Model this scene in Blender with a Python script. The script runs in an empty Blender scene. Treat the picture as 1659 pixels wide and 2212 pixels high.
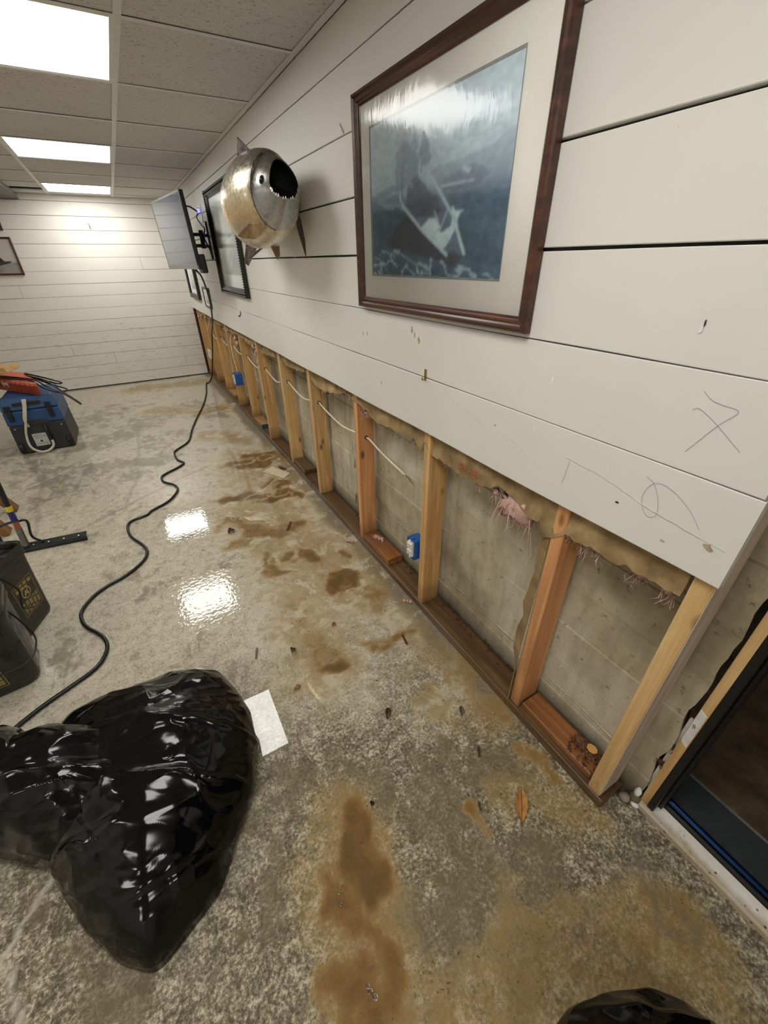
import bpy, bmesh, math, random
import numpy as np
from mathutils import Vector, Matrix, noise as mnoise

# ------------------------------------------------------------------ camera, world, lamps, exposure
scene = bpy.context.scene
COL = scene.collection
random.seed(7)
RNG = np.random.default_rng(11)

cam_data = bpy.data.cameras.new('camera')
cam = bpy.data.objects.new('camera', cam_data)
COL.objects.link(cam)
cam_data.sensor_fit = 'HORIZONTAL'
cam_data.sensor_width = 36.0
cam_data.lens = 36.0 * 875.4 / 1659.0
cam_data.clip_start = 0.02
cam_data.clip_end = 60
cam.matrix_world = Matrix(((0.86682807, 0.27170975, -0.41807045, -0.836),
                           (-0.49847971, 0.4532905, -0.73894905, 0.0),
                           (-0.0112723, 0.84894142, 0.52836673, 1.42),
                           (0, 0, 0, 1)))
scene.camera = cam

world = bpy.data.worlds.new('night')
scene.world = world
world.use_nodes = True
world.node_tree.nodes['Background'].inputs[0].default_value = (0.012, 0.014, 0.02, 1)
world.node_tree.nodes['Background'].inputs[1].default_value = 1.0

scene.view_settings.view_transform = 'Standard'
scene.view_settings.look = 'None'
scene.view_settings.exposure = 0.0
scene.view_settings.gamma = 1.0
scene.view_settings.use_curve_mapping = False
PANEL = 13.0          # radiance of the ceiling light panels
PANEL_COL = (1.0, 0.985, 0.945)

# added fill lamps, unseen beyond the left edge of the frame, to brighten the room
for ly in (-1.9, 0.0, 2.36):
    ld = bpy.data.lights.new('fill_lamp', 'AREA')
    ld.shape = 'RECTANGLE'
    ld.size = 0.58
    ld.size_y = 0.58
    ld.energy = PANEL * math.pi * 0.58 * 0.58
    ld.color = PANEL_COL
    lo = bpy.data.objects.new('fill_lamp', ld)
    lo.location = (-3.355, ly, 2.068)
    COL.objects.link(lo)

# ------------------------------------------------------------------ helpers
ORG = {}


def tag(o, label=None, cat=None, group=None, kind=None):
    if label: o['label'] = label
    if cat: o['category'] = cat
    if group: o['group'] = group
    if kind: o['kind'] = kind
    return o


def empty(name, loc, label=None, cat=None, group=None, kind=None, parent=None):
    o = bpy.data.objects.new(name, None)
    o.empty_display_size = 0.05
    COL.objects.link(o)
    loc = Vector(loc)
    if parent is not None:
        o.parent = parent
        o.location = loc - ORG[parent]
    else:
        o.location = loc
    ORG[o] = loc
    return tag(o, label, cat, group, kind)


class MB:
    """collects geometry in world coordinates, then links it as one mesh object"""

    def __init__(self):
        self.v = []
        self.f = []
        self.m = []
        self.mi = 0

    def add(self, vs, fs):
        b = len(self.v)
        self.v.extend([tuple(p) for p in vs])
        for f in fs:
            self.f.append(tuple(i + b for i in f))
            self.m.append(self.mi)
        return self

    def box(self, x0, x1, y0, y1, z0, z1, M=None):
        vs = [(x, y, z) for z in (z0, z1) for y in (y0, y1) for x in (x0, x1)]
        if M is not None:
            vs = [M @ Vector(p) for p in vs]
        return self.add(vs, [(0, 2, 3, 1), (4, 5, 7, 6), (0, 1, 5, 4), (2, 6, 7, 3), (0, 4, 6, 2), (1, 3, 7, 5)])

    def obox(self, c, ax, ay, az):
        """box from centre and three half-axis vectors"""
        c, ax, ay, az = map(Vector, (c, ax, ay, az))
        vs = [c + sx * ax + sy * ay + sz * az for sz in (-1, 1) for sy in (-1, 1) for sx in (-1, 1)]
        return self.add(vs, [(0, 2, 3, 1), (4, 5, 7, 6), (0, 1, 5, 4), (2, 6, 7, 3), (0, 4, 6, 2), (1, 3, 7, 5)])

    def prism(self, poly, d):
        """poly: list of 3-D points (planar), d: extrusion vector"""
        n = len(poly)
        d = Vector(d)
        a = [Vector(p) for p in poly]
        vs = a + [p + d for p in a]
        fs = [tuple(range(n)), tuple(reversed(range(n, 2 * n)))]
        for i in range(n):
            j = (i + 1) % n
            fs.append((i, i + n, j + n, j))
        return self.add(vs, fs)

    def tube(self, pts, r, seg=8, cap=True):
        pts = [Vector(p) for p in pts]
        n = len(pts)
        rs = r if isinstance(r, (list, tuple)) else [r] * n
        ref = Vector((0, 0, 1))
        vs = []
        prev = None
        for i, p in enumerate(pts):
            t = (pts[min(i + 1, n - 1)] - pts[max(i - 1, 0)])
            if t.length < 1e-9: t = Vector((0, 0, 1))
            t.normalize()
            if prev is None:
                u = t.cross(ref)
                if u.length < 1e-3: u = t.cross(Vector((1, 0, 0)))
            else:
                u = prev - t * prev.dot(t)
                if u.length < 1e-6: u = t.cross(ref)
            u.normalize()
            prev = u
            w = t.cross(u)
            for k in range(seg):
                a = 2 * math.pi * k / seg
                vs.append(p + rs[i] * (math.cos(a) * u + math.sin(a) * w))
        fs = []
        for i in range(n - 1):
            for k in range(seg):
                k2 = (k + 1) % seg
                fs.append((i * seg + k, i * seg + k2, (i + 1) * seg + k2, (i + 1) * seg + k))
        if cap:
            fs.append(tuple(reversed(range(seg))))
            fs.append(tuple(range((n - 1) * seg, n * seg)))
        return self.add(vs, fs)

    def lathe(self, prof, c=(0, 0, 0), seg=20, M=None):
        vs = []
        for r, z in prof:
            for k in range(seg):
                a = 2 * math.pi * k / seg
                p = Vector((r * math.cos(a), r * math.sin(a), z))
                if M is not None: p = M @ p
                vs.append(p + Vector(c))
        fs = []
        for i in range(len(prof) - 1):
            for k in range(seg):
                k2 = (k + 1) % seg
                fs.append((i * seg + k, i * seg + k2, (i + 1) * seg + k2, (i + 1) * seg + k))
        fs.append(tuple(reversed(range(seg))))
        fs.append(tuple(range((len(prof) - 1) * seg, len(prof) * seg)))
        return self.add(vs, fs)

    def grid(self, P):
        """P: array (n, m, 3)"""
        n, m = P.shape[:2]
        b = len(self.v)
        self.v.extend(map(tuple, P.reshape(-1, 3).tolist()))
        for i in range(n - 1):
            for j in range(m - 1):
                a = b + i * m + j
                self.f.append((a, a + 1, a + m + 1, a + m))
                self.m.append(self.mi)
        return self

    def build(self, name, mat, parent=None, smooth=False, bevel=0, seg=2, origin=None, label=None, cat=None, group=None, kind=None, recalc=True):
        me = bpy.data.meshes.new(name)
        if parent is not None:
            org = ORG[parent]
        elif origin is not None:
            org = Vector(origin)
        else:
            a = np.array(self.v)
            org = Vector(((a[:, 0].min() + a[:, 0].max()) / 2, (a[:, 1].min() + a[:, 1].max()) / 2, a[:, 2].min()))
        me.from_pydata([(p[0] - org[0], p[1] - org[1], p[2] - org[2]) for p in self.v], [], self.f)
        mats = mat if isinstance(mat, (list, tuple)) else [mat]
        for m_ in mats: me.materials.append(m_)
        if len(mats) > 1:
            me.polygons.foreach_set('material_index', self.m)
        if smooth:
            me.polygons.foreach_set('use_smooth', [True] * len(me.polygons))
        me.update()
        if recalc:
            bm = bmesh.new()
            bm.from_mesh(me)
            bmesh.ops.recalc_face_normals(bm, faces=bm.faces)
            bm.to_mesh(me)
            bm.free()
        o = bpy.data.objects.new(name, me)
        COL.objects.link(o)
        if parent is not None:
            o.parent = parent
        else:
            o.location = org
        ORG[o] = org
        if bevel:
            b = o.modifiers.new('bevel', 'BEVEL')
            b.width = bevel
            b.segments = seg
            b.limit_method = 'ANGLE'
            b.harden_normals = False
        return tag(o, label, cat, group, kind)


def smooth_path(pts, n=6):
    """Catmull-Rom through pts"""
    P = [Vector(p) for p in pts]
    P = [P[0] * 2 - P[1]] + P + [P[-1] * 2 - P[-2]]
    out = []
    for i in range(1, len(P) - 2):
        p0, p1, p2, p3 = P[i - 1:i + 3]
        for k in range(n):
            t = k / n
            out.append(0.5 * ((2 * p1) + (p2 - p0) * t + (2 * p0 - 5 * p1 + 4 * p2 - p3) * t * t + (3 * p1 - p0 - 3 * p2 + p3) * t ** 3))
    out.append(P[-2])
    return out


# ---- numpy noise
_PERM = np.random.default_rng(3).random((256, 256))


def vnoise(x, y, seed=0):
    x = np.asarray(x, float) + seed * 17.31
    y = np.asarray(y, float) + seed * 9.77
    xi = np.floor(x).astype(int); yi = np.floor(y).astype(int)
    fx = x - xi; fy = y - yi
    fx = fx * fx * fx * (fx * (fx * 6 - 15) + 10); fy = fy * fy * fy * (fy * (fy * 6 - 15) + 10)
    a = _PERM[xi & 255, yi & 255]; b = _PERM[(xi + 1) & 255, yi & 255]
    c = _PERM[xi & 255, (yi + 1) & 255]; d = _PERM[(xi + 1) & 255, (yi + 1) & 255]
    return (a * (1 - fx) + b * fx) * (1 - fy) + (c * (1 - fx) + d * fx) * fy


def fbm(x, y, oct=4, seed=0):
    s = 0; a = 0.5; t = 0
    for i in range(oct):
        s = s + a * vnoise(x * 2 ** i, y * 2 ** i, seed + i * 3)
        t += a
        a *= 0.5
    return s / t


def sstep(a, b, x):
    t = np.clip((x - a) / (b - a), 0, 1)
    return t * t * (3 - 2 * t)


def seg_dist(x, y, pts):
    d = np.full(np.shape(x), 1e9)
    if len(pts) == 1:
        return np.hypot(x - pts[0][0], y - pts[0][1])
    for (ax, ay), (bx, by) in zip(pts[:-1], pts[1:]):
        vx, vy = bx - ax, by - ay
        t = np.clip(((x - ax) * vx + (y - ay) * vy) / max(vx * vx + vy * vy, 1e-9), 0, 1)
        d = np.minimum(d, np.hypot(x - ax - t * vx, y - ay - t * vy))
    return d


# ------------------------------------------------------------------ materials
def lin(r, g, b):
    f = lambda c: (c / 255 / 12.92) if c / 255 <= 0.04045 else ((c / 255 + 0.055) / 1.055) ** 2.4
    return (f(r), f(g), f(b), 1)


class N:
    def __init__(self, name):
        self.mat = bpy.data.materials.new(name)
        self.mat.use_nodes = True
        self.t = self.mat.node_tree
        self.b = self.t.nodes['Principled BSDF']
        self._pos = None

    def node(self, ty, **kw):
        n = self.t.nodes.new(ty)
        for k, v in kw.items(): setattr(n, k, v)
        return n

    def link(self, a, b):
        self.t.links.new(a, b)

    def pos(self, scale=(1, 1, 1), rot=(0, 0, 0)):
        if self._pos is None:
            self._pos = self.node('ShaderNodeNewGeometry').outputs['Position']
        mp = self.node('ShaderNodeMapping')
        mp.inputs['Scale'].default_value = scale
        mp.inputs['Rotation'].default_value = rot
        self.link(self._pos, mp.inputs['Vector'])
        return mp.outputs['Vector']

    def noise(self, vec, scale, detail=4, rough=0.55, dist=0.0):
        n = self.node('ShaderNodeTexNoise')
        n.inputs['Scale'].default_value = scale
        n.inputs['Detail'].default_value = detail
        n.inputs['Roughness'].default_value = rough
        n.inputs['Distortion'].default_value = dist
        self.link(vec, n.inputs['Vector'])
        return n.outputs['Fac']

    def voronoi(self, vec, scale, feature='F1', out='Distance'):
        n = self.node('ShaderNodeTexVoronoi')
        n.feature = feature
        n.inputs['Scale'].default_value = scale
        self.link(vec, n.inputs['Vector'])
        return n.outputs[out]

    def ramp(self, fac, stops, interp='LINEAR'):
        n = self.node('ShaderNodeValToRGB')
        n.color_ramp.interpolation = interp
        e = n.color_ramp.elements
        while len(e) < len(stops): e.new(0.5)
        for i, (p, c) in enumerate(stops):
            e[i].position = p
            e[i].color = c if isinstance(c, (tuple, list)) else (c, c, c, 1)
        self.link(fac, n.inputs['Fac'])
        return n.outputs['Color']

    def val(self, x, inp):
        if hasattr(x, 'links') or hasattr(x, 'is_linked'):
            self.link(x, inp)
        else:
            inp.default_value = x

    def mix(self, fac, a, b, blend='MIX'):
        n = self.node('ShaderNodeMix', data_type='RGBA', blend_type=blend)
        self.val(fac, n.inputs['Factor'])
        self.val(a, n.inputs['A'] if False else n.inputs[6])
        self.val(b, n.inputs[7])
        return n.outputs[2]

    def math(self, op, a, b=0.0, clamp=False):
        n = self.node('ShaderNodeMath', operation=op)
        n.use_clamp = clamp
        self.val(a, n.inputs[0])
        self.val(b, n.inputs[1])
        return n.outputs[0]

    def attr(self, name, out='Fac'):
        n = self.node('ShaderNodeAttribute')
        n.attribute_name = name
        return n.outputs[out]

    def sep(self, vec):
        n = self.node('ShaderNodeSeparateXYZ')
        self.link(vec, n.inputs[0])
        return n.outputs

    def bump(self, h, strength=0.3, dist=0.002, normal=None):
        n = self.node('ShaderNodeBump')
        n.inputs['Strength'].default_value = strength
        n.inputs['Distance'].default_value = dist
        self.link(h, n.inputs['Height'])
        if normal is not None: self.link(normal, n.inputs['Normal'])
        return n.outputs['Normal']

    def set(self, **kw):
        names = {'base': 'Base Color', 'rough': 'Roughness', 'metal': 'Metallic', 'normal': 'Normal', 'spec': 'Specular IOR Level',
                 'coat': 'Coat Weight', 'coat_rough': 'Coat Roughness', 'coat_normal': 'Coat Normal', 'alpha': 'Alpha',
                 'trans': 'Transmission Weight', 'ior': 'IOR', 'emit': 'Emission Color', 'emit_s': 'Emission Strength', 'coat_ior': 'Coat IOR',
                 'sss': 'Subsurface Weight', 'sheen': 'Sheen Weight'}
        for k, v in kw.items():
            self.val(v, self.b.inputs[names[k]])
        return self.mat


def plain(name, col, rough=0.5, metal=0.0, var=0.12, scale=30, bump=0.0, bscale=200, spec=0.5):
    m = N(name)
    p = m.pos()
    n = m.noise(p, scale, 4)
    c = lin(*col)
    d = tuple(max(0, x * (1 - var * 1.6)) for x in c[:3]) + (1,)
    l = tuple(min(1, x * (1 + var)) for x in c[:3]) + (1,)
    m.set(base=m.ramp(n, [(0.3, d), (0.7, l)]), rough=rough, metal=metal, spec=spec)
    if bump:
        m.set(normal=m.bump(m.noise(p, bscale, 3), bump, 0.001))
    return m.mat


def wood(name, light, dark, axis='z', rough=0.6, knots=True, wet=None):
    m = N(name)
    sc = {'z': (42, 42, 2.2), 'y': (42, 2.2, 42), 'x': (2.2, 42, 42)}[axis]
    p = m.pos(sc)
    g = m.noise(p, 1.0, 6, 0.6, 0.6)
    col = m.ramp(g, [(0.32, lin(*dark)), (0.5, lin(*[(a + b) / 2 for a, b in zip(light, dark)])), (0.66, lin(*light))])
    big = m.noise(m.pos(), 3.0, 2)
    col = m.mix(m.ramp(big, [(0.4, 0.0), (0.75, 0.35)]), col, lin(*[c * 0.82 for c in dark]))
    if knots:
        ks = {'z': (11, 11, 5), 'y': (11, 5, 11), 'x': (5, 11, 11)}[axis]
        k = m.voronoi(m.pos(ks), 1.0)
        col = m.mix(m.ramp(k, [(0.07, 0.85), (0.16, 0.0)]), col, lin(96, 56, 26))
    if wet is not None:      # stained by the flood water up to a height
        z = m.sep(m.pos())[2]
        zz = m.math('ADD', z, m.math('MULTIPLY', m.noise(m.pos(), 9, 3), 0.12))
        col = m.mix(m.ramp(zz, [(wet, 0.75), (wet + 0.12, 0.0)]), col, lin(104, 74, 42))
    m.set(base=col, rough=rough, normal=m.bump(g, 0.25, 0.001))
    return m.mat


M = {}
# painted shiplap of the right wall
def paint(name, col, dirt_z=None, dirt_amt=0.5):
    m = N(name)
    p = m.pos()
    n = m.noise(p, 2.3, 3)
    c = m.ramp(n, [(0.3, lin(*[v * 0.975 for v in col])), (0.7, lin(*col))])
    spots = m.ramp(m.noise(p, 55, 3, 0.6), [(0.72, 0.0), (0.77, 0.5)])
    gate = m.ramp(m.noise(p, 3.1, 2), [(0.5, 0.0), (0.7, 1.0)])
    c = m.mix(m.math('MULTIPLY', spots, gate), c, lin(150, 140, 122))
    if dirt_z is not None:
        z = m.sep(p)[2]
        zm = m.ramp(z, [(0.05, 1.0), (dirt_z, 0.75), (min(dirt_z + 0.12, 0.999), 0.0)])
        st = m.noise(m.pos((3, 3, 14)), 4.0, 6, 0.65, 0.8)
        dm = m.ramp(st, [(0.56, 0.0), (0.72, dirt_amt)])
        st2 = m.noise(m.pos((14, 14, 5)), 3.0, 5, 0.7, 1.2)
        dm2 = m.ramp(st2, [(0.64, 0.0), (0.74, dirt_amt)])
        dd = m.math('MULTIPLY', m.math('MAXIMUM', dm, dm2), zm)
        c = m.mix(dd, c, lin(112, 100, 82))
        c = m.mix(m.math('MULTIPLY', zm, 0.15), c, lin(190, 182, 164))
    grain = m.noise(m.pos((30, 3, 60)), 1.0, 5, 0.6, 1.0)
    m.set(base=c, rough=0.55, normal=m.bump(grain, 0.16, 0.0015), spec=0.35)
    return m.mat


M['paint'] = paint('white_shiplap_paint', (224, 221, 213))
M['paint_far'] = paint('white_shiplap_paint_far', (240, 236, 226), 0.7, 0.7)
M['dark_gap'] = plain('dark_backing', (60, 58, 55), 0.9)
M['stud'] = wood('yellow_pine', (226, 186, 126), (186, 138, 82), 'z', wet=0.1)
M['stud_red'] = wood('reddish_fir', (230, 174, 120), (196, 134, 84), 'z', wet=0.1)
M['stud_pale'] = wood('pale_pine', (226, 192, 136), (190, 148, 92), 'z', wet=0.04)
M['stud_end'] = wood('lit_stud_side', (214, 196, 176), (184, 162, 140), 'z', knots=False)  # grey-brown side, colour lightened in place of light from behind
M['sill'] = wood('wet_sill_wood', (116, 88, 58), (74, 52, 31), 'y', rough=0.35, knots=False)
M['sill_red'] = wood('red_sill_wood', (174, 118, 68), (116, 72, 38), 'y', rough=0.4)
M['scrapw'] = wood('pale_lumber', (216, 178, 120), (180, 136, 84), 'x', knots=False)
M['brownw'] = wood('brown_lumber', (150, 104, 62), (112, 74, 40), 'z', knots=False)

# ceiling tile: fissured mineral fibre
m = N('ceiling_tile_fibre')
p = m.pos()
fis = m.noise(m.pos((1, 1.7, 1)), 62, 4, 0.6, 1.5)
pin = m.voronoi(p, 130)
c = m.ramp(m.noise(p, 1.5, 2), [(0.3, lin(212, 207, 204)), (0.7, lin(222, 218, 215))])
c = m.mix(m.ramp(fis, [(0.33, 0.85), (0.42, 0.0)]), c, lin(92, 86, 82))
c = m.mix(m.ramp(pin, [(0.1, 0.35), (0.25, 0.0)]), c, lin(110, 104, 98))
M['tile'] = m.set(base=c, rough=0.95, spec=0.1, normal=m.bump(fis, 0.5, 0.003))
M['tee'] = plain('white_grid_metal', (226, 224, 220), 0.45, var=0.03)
m = N('lit_diffuser')
e = m.node('ShaderNodeEmission')
e.inputs[0].default_value = PANEL_COL + (1,)
e.inputs[1].default_value = PANEL
m.link(e.outputs[0], m.t.nodes['Material Output'].inputs[0])
M['panel'] = m.mat

# foundation concrete
m = N('foundation_concrete')
p = m.pos()
n1 = m.noise(p, 2.2, 5, 0.6)
n2 = m.noise(m.pos((1, 14, 3)), 2.0, 5, 0.6)
c = m.ramp(n1, [(0.32, lin(130, 119, 94)), (0.5, lin(182, 171, 145)), (0.68, lin(212, 204, 182))])
c = m.mix(m.ramp(n2, [(0.45, 0.0), (0.75, 0.5)]), c, lin(126, 112, 82))
c = m.mix(m.ramp(m.noise(p, 36, 4, 0.7), [(0.6, 0.0), (0.7, 0.65)]), c, lin(84, 74, 58))
z = m.sep(p)[2]
c = m.mix(m.ramp(z, [(0.03, 0.8), (0.14, 0.0)]), c, lin(84, 76, 62))
h = m.math('ADD', m.noise(p, 9, 6, 0.65), m.math('MULTIPLY', m.noise(p, 70, 3), 0.3))
M['conc'] = m.set(base=c, rough=0.85, spec=0.25, normal=m.bump(h, 0.6, 0.006))

# floor slab: stains, damp patches and the water film are carried by per-vertex masks
m = N('wet_floor_concrete')
p = m.pos()
far = m.attr('far')
fine = m.noise(p, 170, 3, 0.75)
fine2 = m.noise(p, 105, 5, 0.75)
med = m.noise(p, 24, 7, 0.72, 0.3)
big = m.noise(p, 2.6, 4, 0.6)
mix_f = m.math('ADD', m.math('MULTIPLY', med, 0.42), m.math('MULTIPLY', fine2, 0.58))
light = m.ramp(mix_f, [(0.38, lin(140, 131, 111)), (0.47, lin(184, 175, 154)), (0.60, lin(212, 205, 186))])
near = m.ramp(mix_f, [(0.43, lin(84, 76, 58)), (0.495, lin(122, 113, 92)), (0.545, lin(168, 158, 134)), (0.60, lin(206, 197, 174))])
c = m.mix(far, near, light)
# damp darker blotches, streaky in the far half
bl = m.noise(m.pos((1.0, 0.75, 1), (0, 0, 0.5)), 9.0, 10, 0.74, 0.3)
dk = m.math('ADD', bl, m.math('MULTIPLY', m.attr('damp'), 0.17))
dk = m.math('ADD', dk, m.math('MULTIPLY', m.math('SUBTRACT', big, 0.5), 0.22))
dkm = m.ramp(dk, [(0.555, 0.0), (0.625, 0.6), (0.74, 0.85)])
c = m.mix(dkm, c, m.mix(far, lin(112, 99, 74), lin(128, 119, 99)))
c = m.mix(m.math('MULTIPLY', m.attr('band'), 0.85), c, lin(108, 98, 80))
# ochre / brown silt: thin and pale at the rim of a stain, dense and dark inside
br = m.math('ADD', m.attr('brown'), m.math('MULTIPLY', m.math('SUBTRACT', m.noise(p, 13, 8, 0.72, 0.4), 0.5), 0.75))
br = m.math('ADD', br, m.math('MULTIPLY', m.math('SUBTRACT', fine2, 0.5), 0.5))
brm = m.ramp(br, [(0.12, 0.0), (0.4, 0.58), (0.85, 0.95)])
silt = m.ramp(br, [(0.2, lin(174, 146, 92)), (0.55, lin(146, 112, 54)), (0.95, lin(100, 72, 28))])
brm = m.math('MULTIPLY', brm, m.ramp(m.attr('brown'), [(0.0, 0.0), (0.25, 1.0)]))
c = m.mix(brm, c, silt)
res = m.noise(p, 8.5, 7, 0.68, 0.6)
resm = m.math('MULTIPLY', m.ramp(res, [(0.53, 0.0), (0.6, 0.75)]), m.ramp(m.attr('brown'), [(0.05, 0.0), (0.3, 1.0), (0.62, 0.8), (0.8, 0.0)]))
c = m.mix(m.math('MULTIPLY', resm, far), c, lin(200, 191, 168))
pool = m.math('ADD', m.attr('brown'), m.math('MULTIPLY', m.math('SUBTRACT', m.noise(p, 16, 7, 0.66, 0.5), 0.5), 1.3))
poolm = m.math('MULTIPLY', m.ramp(pool, [(0.6, 0.0), (0.68, 0.7), (1.0, 0.9)]), m.ramp(m.attr('brown'), [(0.2, 0.0), (0.4, 1.0)]))
c = m.mix(m.math('MULTIPLY', poolm, 0.8), c, m.ramp(pool, [(0.6, lin(138, 104, 50)), (1.0, lin(98, 70, 28))]))
c = m.mix(m.math('MULTIPLY', m.attr('rim'), 0.75), c, lin(186, 162, 116))
# grit
gr = m.voronoi(p, 75)
grm = m.math('MULTIPLY', m.ramp(gr, [(0.12, 0.9), (0.2, 0.0)]), m.ramp(m.noise(p, 5.5, 3), [(0.5, 0.0), (0.62, 1.0)]))
c = m.mix(grm, c, lin(82, 72, 58))
pit = m.math('MULTIPLY', m.ramp(m.voronoi(p, 150), [(0.14, 0.8), (0.22, 0.0)]), m.ramp(m.noise(p, 9, 3), [(0.48, 0.0), (0.6, 1.0)]))
c = m.mix(pit, c, lin(74, 66, 54))
crk = m.attr('crack')
c = m.mix(m.math('MULTIPLY', crk, 0.6), c, lin(214, 206, 188))
dcrk = m.attr('dcrack')
c = m.mix(m.math('MULTIPLY', dcrk, 0.55), c, lin(110, 100, 84))
film = m.attr('film')
fn = m.math('ADD', film, m.math('MULTIPLY', m.math('SUBTRACT', m.noise(p, 26, 5, 0.7), 0.5), 0.75))
fm = m.ramp(fn, [(0.48, 0.0), (0.54, 1.0)])
rough_n = m.bump(m.math('ADD', mix_f, m.math('MULTIPLY', fine, 0.4)), 0.4, 0.004)
rip = m.noise(p, 50, 1.0, 0.5)
ripn = m.node('ShaderNodeBump')
ripn.inputs['Distance'].default_value = 0.004
m.link(m.math('MULTIPLY', m.attr('ripple'), 0.17), ripn.inputs['Strength'])
m.link(rip, ripn.inputs['Height'])
M['floor'] = m.set(base=c, rough=0.62, spec=0.3, normal=rough_n, coat=fm, coat_rough=0.008, coat_ior=1.5, coat_normal=ripn.outputs[0])

# ------------------------------------------------------------------ floor
XL, YB, YF, ZC = -4.3, -2.6, 6.75, 2.076
xs = np.concatenate([np.arange(XL, -2.5, 0.3), np.arange(-2.5, 0.115, 0.014), [0.115, 0.2]])
ys = np.concatenate([np.arange(YB, -0.25, 0.3), np.arange(-0.25, 1.6, 0.011), np.arange(1.6, YF, 0.017), [YF + 0.05]])
GX, GY = np.meshgrid(xs, ys, indexing='ij')


def strokes(lst, soft=1.9):
    out = np.zeros(GX.shape)
    wx_ = GX + (fbm(GX * 9, GY * 9, 3, 5) - 0.5) * 0.16
    wy_ = GY + (fbm(GX * 9, GY * 9, 3, 8) - 0.5) * 0.16
    for pts, r, s in lst:
        d = seg_dist(wx_, wy_, pts)
        out = np.maximum(out, s * (1 - sstep(r * 0.2, r * soft, d)))
    return out


BROWN = [([(-0.39, 3.28), (-0.24, 3.13), (-0.11, 3.33), (-0.23, 3.36)], 0.08, 0.95), ([(0.0, 3.41), (0.0, 3.19)], 0.06, 0.7),
         ([(-0.57, 2.72), (-0.44, 2.69), (-0.29, 2.55), (-0.16, 2.57), (-0.09, 2.5)], 0.06, 1.0),
         ([(-0.13, 2.72), (-0.22, 2.64)], 0.05, 0.9), ([(-0.6, 2.37), (-0.5, 2.2), (-0.38, 2.13), (-0.25, 2.12)], 0.09, 0.75),
         ([(-0.63, 2.14), (-0.55, 2.08)], 0.07, 0.65), ([(-0.51, 1.9), (-0.52, 1.75)], 0.05, 0.8),
         ([(-0.4, 1.84), (-0.33, 1.85), (-0.29, 1.76)], 0.055, 0.85), ([(-0.15, 1.75), (-0.13, 1.7)], 0.04, 0.85),
         ([(-0.22, 1.58), (-0.16, 1.53), (-0.25, 1.48), (-0.29, 1.47)], 0.05, 0.95), ([(-0.16, 1.38), (-0.12, 1.32)], 0.06, 0.65),
         ([(-0.28, 1.08), (-0.22, 1.05), (-0.12, 1.02)], 0.035, 0.7), ([(-0.51, 1.41), (-0.41, 1.36)], 0.09, 0.4),
         ([(-0.51, 1.17), (-0.49, 1.05)], 0.1, 0.6), ([(-0.49, 1.07), (-0.46, 1.03)], 0.045, 0.95),
         ([(-0.07, 0.68), (-0.06, 0.59)], 0.05, 0.5), ([(-0.07, 0.41), (-0.05, 0.31)], 0.03, 0.6),
         ([(-0.26, 0.77), (-0.24, 0.65)], 0.05, 0.4), ([(-0.65, 0.52), (-0.67, 0.44), (-0.67, 0.39), (-0.67, 0.35)], 0.05, 0.95),
         ([(-0.74, 0.4), (-0.74, 0.34), (-0.74, 0.3), (-0.74, 0.25), (-0.73, 0.2)], 0.05, 0.85),
         ([(-0.87, 0.25), (-0.79, 0.18), (-0.73, 0.16)], 0.05, 0.8), ([(-0.8, 0.15), (-0.8, 0.08)], 0.07, 0.85),
         ([(-0.34, 0.41), (-0.36, 0.33), (-0.35, 0.3)], 0.014, 0.7), ([(-0.15, -0.07), (-0.01, -0.1)], 0.08, 0.5),
         ([(-0.96, 6.35), (-0.21, 6.3)], 0.2, 0.6), ([(-0.83, 5.22), (-0.39, 4.85), (-0.17, 4.92)], 0.13, 0.55),
         ([(-0.47, 4.08), (-0.19, 3.77)], 0.12, 0.5), ([(-0.29, 2.93), (-0.11, 3.02)], 0.07, 0.5), ([(-0.41, 1.72), (-0.37, 1.56)], 0.08, 0.45),
         ([(-0.4, 0.12), (-0.2, 0.05)], 0.06, 0.35), ([(-0.1, 0.55), (-0.02, 0.9)], 0.04, 0.4), ([(-0.9, 0.1), (-0.5, 0.0), (-0.1, -0.1)], 0.16, 0.38), ([(-0.42, 2.45), (-0.36, 2.0), (-0.28, 1.5)], 0.27, 0.5), ([(-0.45, 1.5), (-0.5, 1.1)], 0.2, 0.42), ([(-0.3, 3.3), (-0.25, 2.75)], 0.3, 0.42), ([(-0.7, 0.5), (-0.74, 0.2)], 0.14, 0.4), ([(-0.12, 1.3), (-0.08, 0.6)], 0.12, 0.3), ([(-0.2, 0.36), (-0.06, 0.2)], 0.09, 0.32)]
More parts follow.
